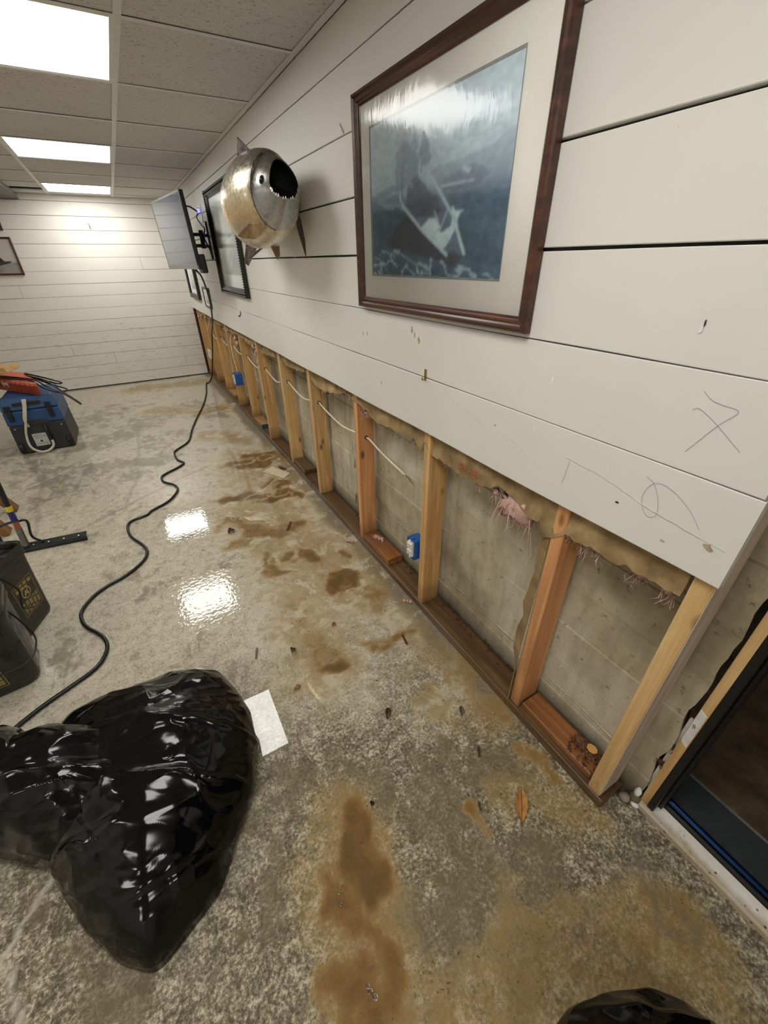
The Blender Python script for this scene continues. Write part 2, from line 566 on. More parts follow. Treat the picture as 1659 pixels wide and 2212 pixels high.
DAMP = [([(-0.77, 0.71), (-0.62, 0.61), (-0.44, 0.51), (-0.27, 0.49), (-0.15, 0.42)], 0.07, 0.9), ([(-0.49, 0.44), (-0.37, 0.37)], 0.06, 0.8),
        ([(-0.52, 0.28), (-0.39, 0.19), (-0.3, 0.16)], 0.08, 0.95), ([(-0.62, 0.24), (-0.49, 0.13), (-0.58, 0.11)], 0.09, 0.9),
        ([(-0.9, 0.56), (-0.91, 0.46)], 0.05, 0.6), ([(-1.48, 0.81), (-1.28, 0.49)], 0.05, 0.5), ([(-1.44, 4.4), (-1.13, 4.63), (-0.89, 4.98)], 0.16, 0.9),
        ([(-1.35, 3.77), (-1.09, 3.61), (-0.94, 3.74)], 0.14, 0.9), ([(-1.61, 3.47), (-1.8, 4.15)], 0.13, 0.8), ([(-0.95, 4.1), (-0.74, 4.24)], 0.14, 0.7),
        ([(-0.42, 5.28), (-0.28, 4.6)], 0.12, 0.7), ([(-1.18, 2.13), (-1.1, 1.96)], 0.05, 0.6), ([(-1.48, 1.65), (-1.45, 1.78)], 0.06, 0.8),
        ([(-0.81, 1.91), (-0.71, 2.04)], 0.06, 0.4), ([(-1.9, 4.5), (-1.6, 5.2), (-1.2, 5.5)], 0.2, 0.7)]
a_brown = strokes(BROWN)
a_damp = strokes(DAMP, 2.2)
a_band = (1 - sstep(0.055, 0.115, -GX + (fbm(GX * 7, GY * 5, 3, 2) - 0.5) * 0.05)) * sstep(0.3, 0.7, GY)
wob = lambda s: (fbm(GX * 14, GY * 14, 3, s) - 0.5) * 0.05
ring = np.full(GX.shape, 1e9)
for cx_, cy_, rx_, ry_ in ((-0.36, 2.62, 0.11, 0.05), (-0.23, 2.6, 0.08, 0.06), (-0.16, 2.7, 0.07, 0.06), (-0.1, 2.52, 0.06, 0.04),
                           (-0.33, 3.27, 0.08, 0.05), (-0.15, 3.27, 0.07, 0.05), (-0.24, 1.5, 0.05, 0.045), (-0.44, 1.86, 0.08, 0.05)):
    rr = np.hypot((GX - cx_ + wob(3)) / rx_, (GY - cy_ + wob(6)) / ry_)
    ring = np.minimum(ring, np.abs(rr - 1) * min(rx_, ry_))
a_rim = (1 - sstep(0.003, 0.012, ring)) * sstep(0.3, 0.45, fbm(GX * 6, GY * 6, 2, 31))
a_film = sstep(0.78, 0.90, GY + (fbm(GX * 8, GY * 8, 2, 41) - 0.5) * 0.12)
a_film = a_film * (0.35 + 0.65 * sstep(0.3, 0.42, fbm(GX * 1.6, GY * 1.1, 3, 15) + 0.12))
for pts, r in (([(-0.95, 1.0), (-0.85, 0.95)], 0.22), ([(-0.95, 1.72), (-0.9, 1.6)], 0.3), ([(-0.92, 2.55)], 0.35), ([(-0.3, 3.2), (-0.3, 2.6)], 0.15)):
    a_film = np.maximum(a_film, 1.05 * (1 - sstep(r * 0.6, r * 1.15, seg_dist(GX, GY, pts))) * sstep(0.8, 0.86, GY))
a_ripple = sstep(1.15, 1.5, GY) * (1 - 0.6 * sstep(2.1, 2.4, GY))
cw = lambda s, f, a: (fbm(GX * f, GY * f, 3, s) - 0.5) * a
a_crack = 1 - sstep(0.002, 0.009, seg_dist(GX + cw(9, 10, .05), GY + cw(12, 10, .05), [(-1.42, 0.82), (-1.52, 0.68), (-1.46, 0.55), (-1.5, 0.4), (-1.47, 0.3)]))
a_crack = np.maximum(a_crack, 1 - sstep(0.002, 0.008, seg_dist(GX + cw(9, 10, .05), GY + cw(12, 10, .05), [(-1.5, 1.62), (-1.42, 1.64), (-1.44, 1.55), (-1.42, 1.5)])))
a_dcrack = 1 - sstep(0.003, 0.012, seg_dist(GX + cw(21, 5, .12), GY + cw(22, 5, .12), [(0.02, 0.1), (-0.1, -0.05), (-0.05, -0.12), (0.06, -0.15)]))
for ln in ([(-1.75, 4.0), (-1.72, 3.2), (-1.7, 2.85)], [(-1.05, 4.6), (-1.1, 3.5), (-1.2, 2.9)], [(-1.5, 2.75), (-1.15, 3.0), (-0.6, 3.35)],
           [(-1.75, 3.75), (-1.2, 4.35), (-0.7, 4.9)], [(0.06, 0.0), (-0.1, 0.05), (-0.28, 0.02)], [(-0.02, 0.05), (-0.03, -0.1)]):
    a_dcrack = np.maximum(a_dcrack, 0.7 * (1 - sstep(0.004, 0.02, seg_dist(GX + cw(25, 6, .06), GY + cw(26, 6, .06), ln))))
a_far = sstep(0.55, 1.35, GY + (fbm(GX * 4, GY * 4, 3, 51) - 0.5) * 0.8 + 0.25 * (GX + 0.8) * 0)
mb = MB()
mb.grid(np.stack([GX, GY, np.zeros_like(GX)], -1))
flo = mb.build('floor', M['floor'], origin=(0, 0, 0), smooth=True, kind='structure', label='wet stained concrete basement floor')
for nm, a in (('brown', a_brown), ('damp', a_damp), ('band', a_band), ('rim', a_rim), ('film', a_film), ('ripple', a_ripple), ('crack', a_crack), ('dcrack', a_dcrack), ('far', a_far)):
    at = flo.data.attributes.new(nm, 'FLOAT', 'POINT')
    at.data.foreach_set('value', a.ravel().astype(np.float32))

# ------------------------------------------------------------------ ceiling: deck, grid, tiles, panels
cb = MB()
cb.box(XL - 0.1, 0.2, YB - 0.1, YF + 0.1, 2.2, 2.25)
ceil = cb.build('ceiling', M['dark_gap'], origin=(0, 0, 2.2), kind='structure', label='suspended ceiling of fissured tiles in a white metal grid')
xcols = [-0.02, -0.61, -1.22, -1.83, -2.44, -3.05, -3.66, XL]
yrows = [YB] + [2.05 + 0.635 * k for k in range(-7, 8)] + [YF]
light_cells = {(1, yrows.index(2.05)): 0, (1, yrows.index(2.05 + 0.635 * 3)): 1, (1, yrows.index(2.05 + 0.635 * 6)): 2, (1, yrows.index(2.05 - 0.635 * 3)): 3, (1, yrows.index(2.05 - 0.635 * 6)): 4}
tile_cache = {}
for i in range(len(xcols) - 1):
    for j in range(len(yrows) - 1):
        if (i, j) in light_cells: continue
        x0, x1 = xcols[i + 1], xcols[i]
        y0, y1 = yrows[j], yrows[j + 1]
        key = (round(x1 - x0, 3), round(y1 - y0, 3))
        if key not in tile_cache:
            t = MB()
            hx, hy = (x1 - x0) / 2, (y1 - y0) / 2
            e = 0.009
            t.box(-hx + 0.002, hx - 0.002, -hy + 0.002, hy - 0.002, 0.006, 0.018)
            t.box(-hx + e, hx - e, -hy + e, hy - e, 0.0, 0.0065)
            o = t.build('ceiling_tile', M['tile'], origin=(0, 0, 0))
            tile_cache[key] = o
        else:
            o = tile_cache[key].copy()
            COL.objects.link(o)
        o.parent = ceil
        o.location = Vector(((x0 + x1) / 2, (y0 + y1) / 2, ZC + 0.001 + random.uniform(0, 0.0015))) - ORG[ceil]
for x in xcols[1:-1]:
    t = MB()
    t.box(x - 0.012, x + 0.012, YB, YF, ZC - 0.002, ZC + 0.0)
    t.box(x - 0.002, x + 0.002, YB, YF, ZC, ZC + 0.04)
    t.build('main_tee', M['tee'], ceil)
for y in yrows[1:-1]:
    t = MB()
    t.box(XL, -0.02, y - 0.0115, y + 0.0115, ZC - 0.0025, ZC - 0.0012)
    t.build('cross_tee', M['tee'], ceil)
t = MB()
t.box(-0.046, -0.0195, 0.1, YF, ZC - 0.003, ZC)
t.box(-0.0225, -0.0195, 0.1, YF, ZC - 0.003, ZC + 0.03)
t.build('trim_1', M['tee'], None, kind='structure', label='white wall angle where ceiling meets right wall')
t = MB()
t.box(XL, -0.046, YF - 0.024, YF - 0.001, ZC - 0.003, ZC)
t.build('trim_2', M['tee'], None, kind='structure', label='white wall angle where ceiling meets far wall')
LAB = ['brightest and nearest square lit ceiling panel, cut by the picture edge',
       'middle lit ceiling panel, between the nearest one and the far wall one', 'smallest lit ceiling panel, closest to the far plank wall',
       'lit ceiling panel overhead, just behind the brightest panel in view', 'lit ceiling panel at the back of the row, behind the overhead one']
for (i, j), k in light_cells.items():
    x0, x1, y0, y1 = xcols[i + 1], xcols[i], yrows[j], yrows[j + 1]
    r = empty('ceiling_light', ((x0 + x1) / 2, (y0 + y1) / 2, ZC), LAB[k], 'ceiling light', 'lit panels in the ceiling grid')
    f = MB()
    w = 0.022
    for a in ((x0 + .012, x1 - .012, y0 + .012, y0 + w), (x0 + .012, x1 - .012, y1 - w, y1 - .012), (x0 + .012, x0 + w, y0 + w, y1 - w), (x1 - w, x1 - .012, y0 + w, y1 - w)):
        f.box(a[0], a[1], a[2], a[3], ZC - 0.001, ZC + 0.05)
    f.box(x0 + .012, x1 - .012, y0 + .012, y1 - .012, ZC + 0.04, ZC + 0.05)
    f.build('frame', M['tee'], r)
    d = MB()
    d.box(x0 + w, x1 - w, y0 + w, y1 - w, ZC + 0.002, ZC + 0.008)
    d.build('diffuser', M['panel'], r)

# ------------------------------------------------------------------ walls
# right wall: planks above the cut line, studs, sill below
wr = MB()
wr.box(0.0, 0.004, 0.19, YF, 0.9, 2.2)
wallr = wr.build('wall_right', M['dark_gap'], origin=(0, 0, 0), kind='structure', label='white shiplap wall cut open at the bottom to bare studs')
zj = [0.889, 1.078, 1.2555, 1.432, 1.608, 1.784, 1.958, 2.19]
gaps = [0, 0.0028, 0.0022, 0.0062, 0.0062, 0.004, 0.004]
for k in range(7):
    b = MB()
    z0, z1 = zj[k] + (gaps[k] if k else 0), zj[k + 1]
    n = 60
    yy = np.linspace(0.183 + 0.004 * (k % 2), YF - 0.002, n)
    wob0 = (vnoise(yy * 3, yy * 0 + k, 4) - .5) * 0.0016
    wob1 = (vnoise(yy * 3, yy * 0 + k, 9) - .5) * 0.0016
    prow = (vnoise(yy * 0.9, yy * 0 + k * 3, 19) - .5) * 0.003
    P = []
    for y, a0, a1, pr_ in zip(yy, wob0, wob1, prow):
        lo, hi = z0 + a0 * (k > 0) + (0.0016 * math.sin(y * 7) if k == 0 else 0), z1 + a1
        xf = -0.019 - pr_
        P.append([(0, y, lo), (xf + .0012, y, lo), (xf, y, lo + .0015), (xf, y, hi - .0015), (xf + .0012, y, hi), (0, y, hi)])
    b.grid(np.array(P))
    b.add(P[0], [(0, 1, 2, 3, 4, 5)])
    b.add(P[-1], [(5, 4, 3, 2, 1, 0)])
    b.build('plank', M['paint'], wallr)

STUDS = [0.229, 0.562, 1.165, 1.77, 2.40, 2.99, 3.58, 4.19, 4.78, 5.42, 6.02, 6.60]      # far edge of each stud
RED = {1, 3}
for k, y1 in enumerate(STUDS):
    b = MB()
    zb = 0.04
    dx = [0, 0.004, 0, 0.002, 0, 0.003, 0, 0.002, 0, 0, 0, 0][k]
    b.box(dx, 0.089 + dx, y1 - 0.038, y1, zb, 2.15)
    mt = M['stud_red'] if k in RED else (M['stud_pale'] if k in (0, 4, 5) else M['stud'])
    o = b.build('stud', mt, wallr, bevel=0.003, seg=2)
    if k == 0: tag(o, 'stud closing the open end of the wall')
    if k in RED: tag(o, 'reddish fir stud')
b = MB()
b.box(0.001, 0.088, 0.1895, 0.1912, 0.05, 2.15)
b.build('stud_side', M['stud_end'], wallr, label='grey side of the wall end stud, light from behind put into its colour')
# bottom plate in lengths
for y0, y1 in ((0.176, 2.55), (2.555, 4.9), (4.905, 6.74)):
    b = MB()
    b.box(-0.004, 0.1, y0, y1, 0.001, 0.04)
    b.build('sill_plate', M['sill'], wallr, bevel=0.004)
b = MB()
b.box(0.016, 0.1, 0.235, 0.52, 0.04, 0.066)
b.build('sill_block', M['sill_red'], wallr, bevel=0.006, label='reddish board lying on the plate by the wall end')

# foundation behind: board-formed concrete, horizontal form lines
zl = [0.0, 0.12, 0.27, 0.42, 0.57, 0.72, 0.9, 1.05, 1.2, 2.2]
Y = np.concatenate([np.arange(0.135, 3.0, 0.02), np.arange(3.0, YF + 0.05, 0.06)])
rows = []
for i in range(len(zl) - 1):
    off = [0.0, 0.0035, -0.001, 0.003, 0.0, 0.0025, 0, 0, 0][i]
    nseg = 6 if i < 6 else 2
    zs_ = [zl[i], zl[i] + 0.0025] + list(np.linspace(zl[i] + 0.004, zl[i + 1] - 0.002, nseg))
    for q_, z in enumerate(zs_):
        z = z + (0.004 * (fbm(Y * 2, Y * 0 + i * 5, 2, 65) - .5) if 0 < i else 0)
        groove = 0.004 if q_ == 1 else 0
        x = 0.113 + off + groove + (fbm(Y * 5, Y * 0 + zs_[q_] * 8, 3, 61) - .5) * 0.002
        rows.append(np.stack([x, Y, z + 0 * Y], -1))
P = np.array(rows)
# ragged end next to the door
rag = (fbm(P[:, 0, 2] * 9, P[:, 0, 2] * 0, 3, 71) - .5) * 0.03
P[:, 0, 1] += rag
b = MB()
b.grid(P)
Q = np.stack([P[:, 0], P[:, 0] + np.array([0.07, 0.012, 0])], 1)
b.grid(Q)
wo = b.build('wall_outer', M['conc'], origin=(0.113, 3, 0), smooth=False, kind='structure', label='board-formed concrete foundation wall behind the studs')
# hardened drips and ridges of mortar on the concrete
b = MB()
for (y, z) in ((1.98, 0.30), (1.93, 0.305), (1.96, 0.24), (1.9, 0.25), (2.02, 0.42), (1.93, 0.2), (1.88, 0.15), (2.03, 0.17), (1.86, 0.105), (1.9, 0.35), (1.99, 0.52)):
    L = random.uniform(0.03, 0.08)
    b.tube([(0.112, y + 0.02, z), (0.108, y + 0.004, z + 0.004), (0.107, y, z - 0.01), (0.108, y - 0.002, z - L)], [0.004, 0.005, 0.006, 0.003], 6)
for y0, y1, z in ((0.25, 0.52, 0.155), (0.6, 1.1, 0.17), (1.2, 1.7, 0.24)):
    pts = [(0.113, y, z + 0.004 * math.sin(y * 20)) for y in np.linspace(y0, y1, 14)]
    b.tube(pts, [0.002 + 0.003 * random.random() for _ in pts], 5)
b.build('mortar_drip', M['conc'], wo, smooth=True, kind='stuff', label='hardened mortar drips on the concrete')

# far wall of planks
wf = MB()
wf.box(XL, 0.12, YF + 0.003, YF + 0.05, 0, 2.2)
wallf = wf.build('wall_far', M['dark_gap'], origin=(0, YF, 0), kind='structure', label='white plank wall at the far end, dirty along its bottom')
zf = [0.012 + 0.1336 * k for k in range(16)] + [2.2]
butts = {1: [-0.27], 2: [-1.12], 3: [-1.56], 8: [-1.83], 10: [-0.5], 5: [-2.6], 12: [-2.4], 6: [-2.9], 14: [-2.2]}
for k in range(16):
    es = [XL] + sorted(butts.get(k, [])) + [-0.012]
    for a, c_ in zip(es[:-1], es[1:]):
        b = MB()
        pr_ = random.uniform(-0.0022, 0.0015)
        b.box(a + 0.0012, c_ - 0.0012, YF - 0.013 + pr_, YF + 0.002, zf[k] + random.uniform(0.0015, 0.004), zf[k + 1])
        b.build('plank', M['paint_far'], wallf, bevel=0.0015, seg=1)
b = MB()
b.box(XL, 0.02, YF - 0.004, YF + 0.002, 0.0, 0.012)
b.build('gap_strip_far', M['dark_gap'], None, kind='structure', label='dark strip for the shaded gap at the foot of the far wall')  # dark strip put in for the shade in the gap under the planks

# unseen sides of the room
b = MB(); b.box(XL - 0.06, XL, YB, YF, 0, 2.2)
b.build('wall_left', M['paint'], origin=(XL, 2, 0), kind='structure', label='plain white wall on the left')
b = MB(); b.box(XL, 0.3, YB - 0.06, YB, 0, 2.2)
b.build('wall_back', M['paint'], origin=(-2, YB, 0), kind='structure', label='plain white wall behind')
b = MB()
b.box(0.12, 0.3, -2.6, -0.86, 0, 2.2)
b.box(0.12, 0.3, -0.86, 0.14, 2.03, 2.2)
b.build('wall_door_side', M['conc'], origin=(0.2, -1.5, 0), kind='structure', label='concrete wall around the door opening')

# ------------------------------------------------------------------ doorway
M['black'] = plain('black_vinyl', (22, 22, 23), 0.35, var=0.2)
M['charcoal'] = plain('charcoal_sill', (52, 54, 56), 0.6, var=0.15)
M['bluemetal'] = plain('blue_anodised_strip', (30, 58, 96), 0.15, 0.85, 0.2, 12)
M['grey_line'] = plain('grey_edge', (110, 108, 102), 0.7)
M['white_peel'] = plain('peeling_white_paint', (222, 220, 214), 0.5, var=0.08, scale=50)
m = N('dirty_white_threshold')
p = m.pos()
st = m.noise(p, 14, 6, 0.7)
c = m.ramp(st, [(0.35, lin(240, 237, 230)), (0.62, lin(232, 224, 208)), (0.74, lin(176, 158, 128))])
xz = m.sep(p)[0]
c = m.mix(m.math('MULTIPLY', m.ramp(m.math('ADD', xz, m.math('MULTIPLY', m.noise(p, 20, 4), 0.04)), [(0.128, 0.9), (0.148, 0.0)]), 0.8), c, lin(150, 124, 84))
c = m.mix(m.ramp(m.voronoi(p, 42), [(0.1, 0.9), (0.17, 0.0)]), c, lin(70, 56, 46))
M['threshold'] = m.set(base=c, rough=0.4)
m = N('outside_ground_brown')
p = m.pos()
n = m.noise(p, 5, 7, 0.7)
M['outside'] = m.set(base=m.ramp(n, [(0.35, lin(62, 48, 32)), (0.55, lin(96, 78, 54)), (0.7, lin(124, 106, 80))]), rough=0.9, normal=m.bump(n, 0.7, 0.02))
dr = empty('door_1', (0.2, -0.36, 0), 'open doorway with black vinyl frame and white threshold', kind='structure')
b = MB()
b.box(0.113, 0.2, 0.106, 0.127, 0.012, 2.03)
b.build('wood_jamb', M['stud_pale'], dr, bevel=0.002)
b = MB()
b.prism([(0.1115, 0.1255, 0.36), (0.1115, 0.1225, 0.35), (0.1115, 0.1085, 0.34), (0.1115, 0.1085, 0.475), (0.1115, 0.1255, 0.485)], (0.002, 0, 0))
b.box(0.110, 0.1125, 0.111, 0.1125, 0.36, 0.47)
b.build('paint_patch', M['white_peel'], dr, label='leftover white paint patch with pencil marks')
b = MB()
b.tube([(0.1105, 0.1215, 0.43), (0.1105, 0.1185, 0.415)], 0.0006, 4)
b.tube([(0.1105, 0.1185, 0.43), (0.1105, 0.1155, 0.418)], 0.0006, 4)
b.build('pencil_mark', M['black'], dr)
b = MB()
b.box(0.112, 0.32, 0.088, 0.1055, 0.02, 2.03)
b.box(0.135, 0.15, 0.078, 0.088, 0.03, 2.0)
b.box(0.20, 0.235, 0.082, 0.088, 0.03, 2.0)
b.build('frame', M['black'], dr, bevel=0.002)
b = MB()
b.box(0.112, 0.32, -0.83, -0.81, 0.02, 2.03)
b.box(0.112, 0.32, -0.81, 0.088, 2.0, 2.03)
b.build('frame', M['black'], dr, bevel=0.002)
b = MB()
b.prism([(0.100, 0.125, 0.0), (0.100, 0.125, 0.018), (0.106, 0.125, 0.024), (0.150, 0.125, 0.028), (0.150, 0.125, 0.0)], (0, -0.955, 0))
b.build('threshold_board', M['threshold'], dr, bevel=0.001)
b = MB()
b.tube([(0.160, 0.105, 0.026), (0.160, -0.82, 0.026)], 0.0105, 8)
b.box(0.150, 0.176, -0.82, 0.105, 0.0, 0.02)
b.build('gasket', M['black'], dr, smooth=False)
b = MB()
b.prism([(0.174, 0.10, 0.0), (0.172, 0.10, 0.03), (0.179, 0.10, 0.037), (0.188, 0.10, 0.036), (0.192, 0.10, 0.028), (0.192, 0.10, 0.0)], (0, -0.92, 0))
b.build('threshold_strip', M['bluemetal'], dr, bevel=0.001, label='blue metal strip catching the light')
b = MB()
b.prism([(0.192, 0.105, 0.0), (0.192, 0.105, 0.03), (0.31, 0.105, 0.027), (0.31, 0.105, 0.0)], (0, -0.93, 0))
b.build('sill_board', M['charcoal'], dr)
b = MB()
b.box(0.31, 0.318, -0.83, 0.105, 0.0, 0.028)
b.build('sill_edge', M['grey_line'], dr)
b = MB()
b.grid(np.array([[(x, y, -0.02 + 0.02 * fbm(np.array(x * 6.0), np.array(y * 6.0), 3, 3)) for y in np.linspace(-2.5, 3, 40)] for x in np.linspace(0.3, 4, 30)]))
b.build('ground_outside', M['outside'], None, smooth=True, kind='structure', label='dark brown ground outside the door')

# ------------------------------------------------------------------ insulation left above the cut
m = N('kraft_paper')
p = m.pos()
n = m.noise(p, 14, 5, 0.6)
c = m.ramp(n, [(0.3, lin(112, 90, 58)), (0.55, lin(150, 124, 84)), (0.75, lin(180, 154, 112))])
M['kraft'] = m.set(base=c, rough=0.85, normal=m.bump(m.noise(p, 40, 4), 0.5, 0.003))
m = N('pink_fibreglass')
p = m.pos()
n = m.noise(p, 45, 5, 0.7)
M['pink'] = m.set(base=m.ramp(n, [(0.3, lin(186, 146, 132)), (0.6, lin(214, 178, 166)), (0.75, lin(232, 208, 198))]), rough=1.0, spec=0.05, normal=m.bump(n, 1.0, 0.006))
M['redink'] = plain('red_ink', (188, 84, 66), 0.8)


def paper_sheet(mb, y0, y1, zbot, ztop=0.889, depth=0.014, seed=0, ny=40, nz=12):
    """torn paper hanging between y0 and y1; zbot: list of (y, z) for the torn edge"""
    yy = np.linspace(y0, y1, ny)
    zb = np.interp(yy, [q[0] for q in zbot], [q[1] for q in zbot])
    zb = zb + (fbm(yy * 45, yy * 0 + seed, 3, seed) - .5) * 0.022
    P = []
    for i, y in enumerate(yy):
        col = []
        e = min(y - y0, y1 - y) / 0.05
        dip = depth * min(1, max(0, e))
        for k in range(nz):
            t = k / (nz - 1)
            z = ztop + (zb[i] - ztop) * t
            x = -0.002 + dip + 0.012 * math.sin(t * 2.6) * (vnoise(np.array(y * 9.0), np.array(t * 1.5), seed + 5) - .35) * 1.6 - 0.012 * t * t * vnoise(np.array(y * 5.0), np.array(0.0), seed + 2)
            col.append((float(x), y, z))
        P.append(col)
    P = np.array(P)
    mb.grid(P)
    mb.grid(P + np.array([0.0012, 0, 0]))


def fluff(mb, pts, r, n=40, hang=0.03, seed=0, back=0.0):
    """tufts of fibre round the given points: ragged blobs plus trailing wisps"""
    rnd = random.Random(seed)
    for (x, y, z) in pts:
        nu, nv = 12, 8
        P = []
        for i in range(nv):
            ph = math.pi * i / (nv - 1)
            row = []
            for j in range(nu + 1):
                th = 2 * math.pi * (j % nu) / nu
                d = Vector((math.sin(ph) * math.cos(th), math.sin(ph) * math.sin(th), math.cos(ph)))
                rr = r * (0.75 + 0.9 * (mnoise.noise(d * 2.2 + Vector((y * 30, z * 30, seed)))))
                row.append((x + d.x * rr * 0.55, y + d.y * rr * 1.1, z + d.z * rr * 0.8))
            P.append(row)
        mb.grid(np.array(P))
        for _ in range(n):
            a = Vector((x + rnd.uniform(-.5, .3) * r, y + rnd.uniform(-1, 1) * r * 1.2, z + rnd.uniform(-.9, .5) * r))
            L = hang * rnd.uniform(0.3, 1.2)
            dr_ = Vector((rnd.uniform(-.4, .2), rnd.uniform(-.5, .5), -1)).normalized()
            w = Vector((rnd.uniform(-1, 1), rnd.uniform(-1, 1), 0)).normalized() * rnd.uniform(.0005, .0015)
            b_ = a + dr_ * L * 0.5 + Vector((rnd.uniform(-.2, .2), rnd.uniform(-.3, .3), 0)) * L
            c_ = b_ + Vector((rnd.uniform(-.5, .3), rnd.uniform(-.6, .6), -rnd.uniform(.1, 1))) * L * 0.5
            mb.add([a - w, a + w, b_ + w * .7, b_ - w * .7, c_], [(0, 1, 2, 3), (3, 2, 4)])


BAYS = [
    (0.235, 0.600, [(0.235, 0.822), (0.30, 0.812), (0.38, 0.81), (0.47, 0.808), (0.52, 0.80), (0.555, 0.775), (0.585, 0.765), (0.6, 0.80)],
     [((0.03, 0.49, 0.80), 0.018), ((0.03, 0.44, 0.80), 0.014), ((0.035, 0.33, 0.795), 0.016), ((0.04, 0.27, 0.79), 0.014), ((0.02, 0.53, 0.795), 0.014)], 'torn kraft insulation paper sagging in the bay at the wall end'),
    (0.60, 1.165, [(0.6, 0.80), (0.66, 0.80), (0.76, 0.835), (0.83, 0.80), (0.94, 0.795), (1.04, 0.797), (1.12, 0.80), (1.165, 0.845)],
     [((0.025, 0.69, 0.785), 0.062), ((0.03, 0.645, 0.80), 0.05), ((0.025, 0.735, 0.775), 0.046), ((0.025, 0.80, 0.795), 0.018), ((0.025, 0.88, 0.79), 0.014), ((0.025, 0.97, 0.79), 0.012), ((0.03, 1.06, 0.79), 0.012)],
     'kraft insulation paper with R-13 print and a pink fibre clump hanging out'),
    (1.17, 1.77, [(1.17, 0.80), (1.2, 0.78), (1.24, 0.83), (1.4, 0.815), (1.6, 0.805), (1.68, 0.83), (1.77, 0.85)],
     [((0.03, 1.27, 0.80), 0.016), ((0.03, 1.68, 0.80), 0.018), ((0.03, 1.71, 0.815), 0.022), ((0.04, 1.58, 0.79), 0.012)], 'torn insulation paper in the bay with the nearest outlet box'),
    (1.775, 2.40, [(1.775, 0.85), (1.87, 0.85), (2.0, 0.82), (2.15, 0.80), (2.3, 0.80), (2.4, 0.85)],
     [((0.03, 2.1, 0.80), 0.016), ((0.03, 1.85, 0.84), 0.014), ((0.03, 1.95, 0.825), 0.014), ((0.02, 2.2, 0.805), 0.014)], 'rolled insulation paper above the concrete with mortar drips'),
    (2.405, 2.99, [(2.405, 0.85), (2.5, 0.84), (2.7, 0.82), (2.9, 0.815), (2.99, 0.84)], [((0.02, 2.42, 0.82), 0.018)], 'swollen insulation paper roll beyond the stud with the bitten hole'),
    (2.995, 3.58, [(2.995, 0.84), (3.2, 0.82), (3.45, 0.80), (3.58, 0.83)], [((0.0, 3.56, 0.79), 0.022)], 'dark stained bulge of insulation paper over the blue-ended block bay'),
    (3.585, 4.19, [(3.585, 0.83), (3.8, 0.82), (4.0, 0.83), (4.19, 0.85)], [((-0.002, 3.62, 0.82), 0.03), ((0.0, 3.6, 0.76), 0.028), ((0.0, 3.59, 0.70), 0.022)], 'insulation paper with pale fluff drooping down a stud side'),
    (4.195, 4.78, [(4.195, 0.85), (4.4, 0.83), (4.6, 0.83), (4.78, 0.85)], [((0.0, 4.32, 0.80), 0.03), ((0.0, 4.26, 0.76), 0.03), ((0.01, 4.7, 0.82), 0.02)], 'insulation tatters above the far blue box'),
    (4.785, 5.42, [(4.785, 0.86), (5.1, 0.83), (5.42, 0.85)], [((0.01, 4.85, 0.82), 0.022)], 'narrow insulation strip beyond the far blue box'),
    (5.425, 6.02, [(5.425, 0.86), (5.7, 0.84), (6.02, 0.85)], [((0.0, 5.95, 0.82), 0.03)], 'insulation strip with a looped cable end'),
    (6.025, 6.60, [(6.025, 0.86), (6.3, 0.82), (6.6, 0.85)], [((-0.01, 6.2, 0.80), 0.035), ((-0.01, 6.4, 0.80), 0.03)], 'pinkish insulation tatters nearest the far corner'),
]
for k, (y0, y1, zb, fl_, lab) in enumerate(BAYS):
    r = empty('insulation_batt', (0.02, (y0 + y1) / 2, 0.8), lab, 'insulation', 'insulation remnants under the cut edge')
    b = MB()
    paper_sheet(b, y0, y1, zb, depth=0.012, seed=k * 3, ny=60 if k < 4 else 30)
    b.build('paper_facing', M['kraft'], r, smooth=True)
    if k == 0:
        b = MB()       # flap of paper hanging down the stud
        pts = [(0.600, 0.80), (0.598, 0.72), (0.594, 0.62), (0.598, 0.5), (0.602, 0.38), (0.606, 0.26), (0.59, 0.16), (0.585, 0.045)]
        zz = np.linspace(0.80, 0.045, 40)
        ye = np.interp(-zz, [-q[1] for q in pts], [q[0] for q in pts]) + (fbm(zz * 14, zz * 0, 3, 77) - .5) * 0.03
        P = np.array([[(-0.004 - 0.006 * math.sin(6 * z + 4 * t) + 0.02 * t, 0.560 + (e_ - 0.560) * t, z) for t in np.linspace(0, 1, 7)] for z, e_ in zip(zz, ye)])
        b.grid(P)
        b.grid(P + np.array([0.0012, 0, 0]))
        b.build('paper_flap', M['kraft'], r, smooth=True, label='long torn flap of paper hanging down the reddish stud')
    b = MB()
    for i, (c_, rr) in enumerate(fl_):
        fluff(b, [c_], rr, n=26 if k < 4 else 10, hang=rr * 2.2 if k else rr * 3.2, seed=k * 50 + i)
    b.build('fibre', M['pink'], r, smooth=True, kind='stuff', label='pink fibreglass tufts')

# red print on the paper (upside down, as the batt hangs)
GLY = {'R': [[(0, 0), (0, 1), (.5, 1), (.62, .88), (.62, .62), (.5, .5), (0, .5)], [(.3, .5), (.62, 0)]], '-': [[(.1, .5), (.5, .5)]],
       '1': [[(.1, .8), (.32, 1), (.32, 0)]], '3': [[(0, 1), (.55, 1), (.25, .6), (.55, .42), (.55, .15), (.4, 0), (0, .05)]]}
b = MB()
for i, ch in enumerate('R-13'):
    for s in GLY[ch]:
        pts = []
        for (u, v) in s:
            U = i * 0.95 + u
            # upside down: text runs from near (small y) to far, tops pointing down
            pts.append((-0.0075, 0.868 + U * 0.023, 0.846 - v * 0.026))
        b.tube(pts, 0.0019, 4)
pr_ = b.build('printed_text', M['redink'], None)
par = [o for o in bpy.data.objects if o.name == 'insulation_batt.001'][0]
pr_.parent = par
pr_.location = ORG[pr_] - ORG[par]
pr_['label'] = 'red upside-down R-13 print'

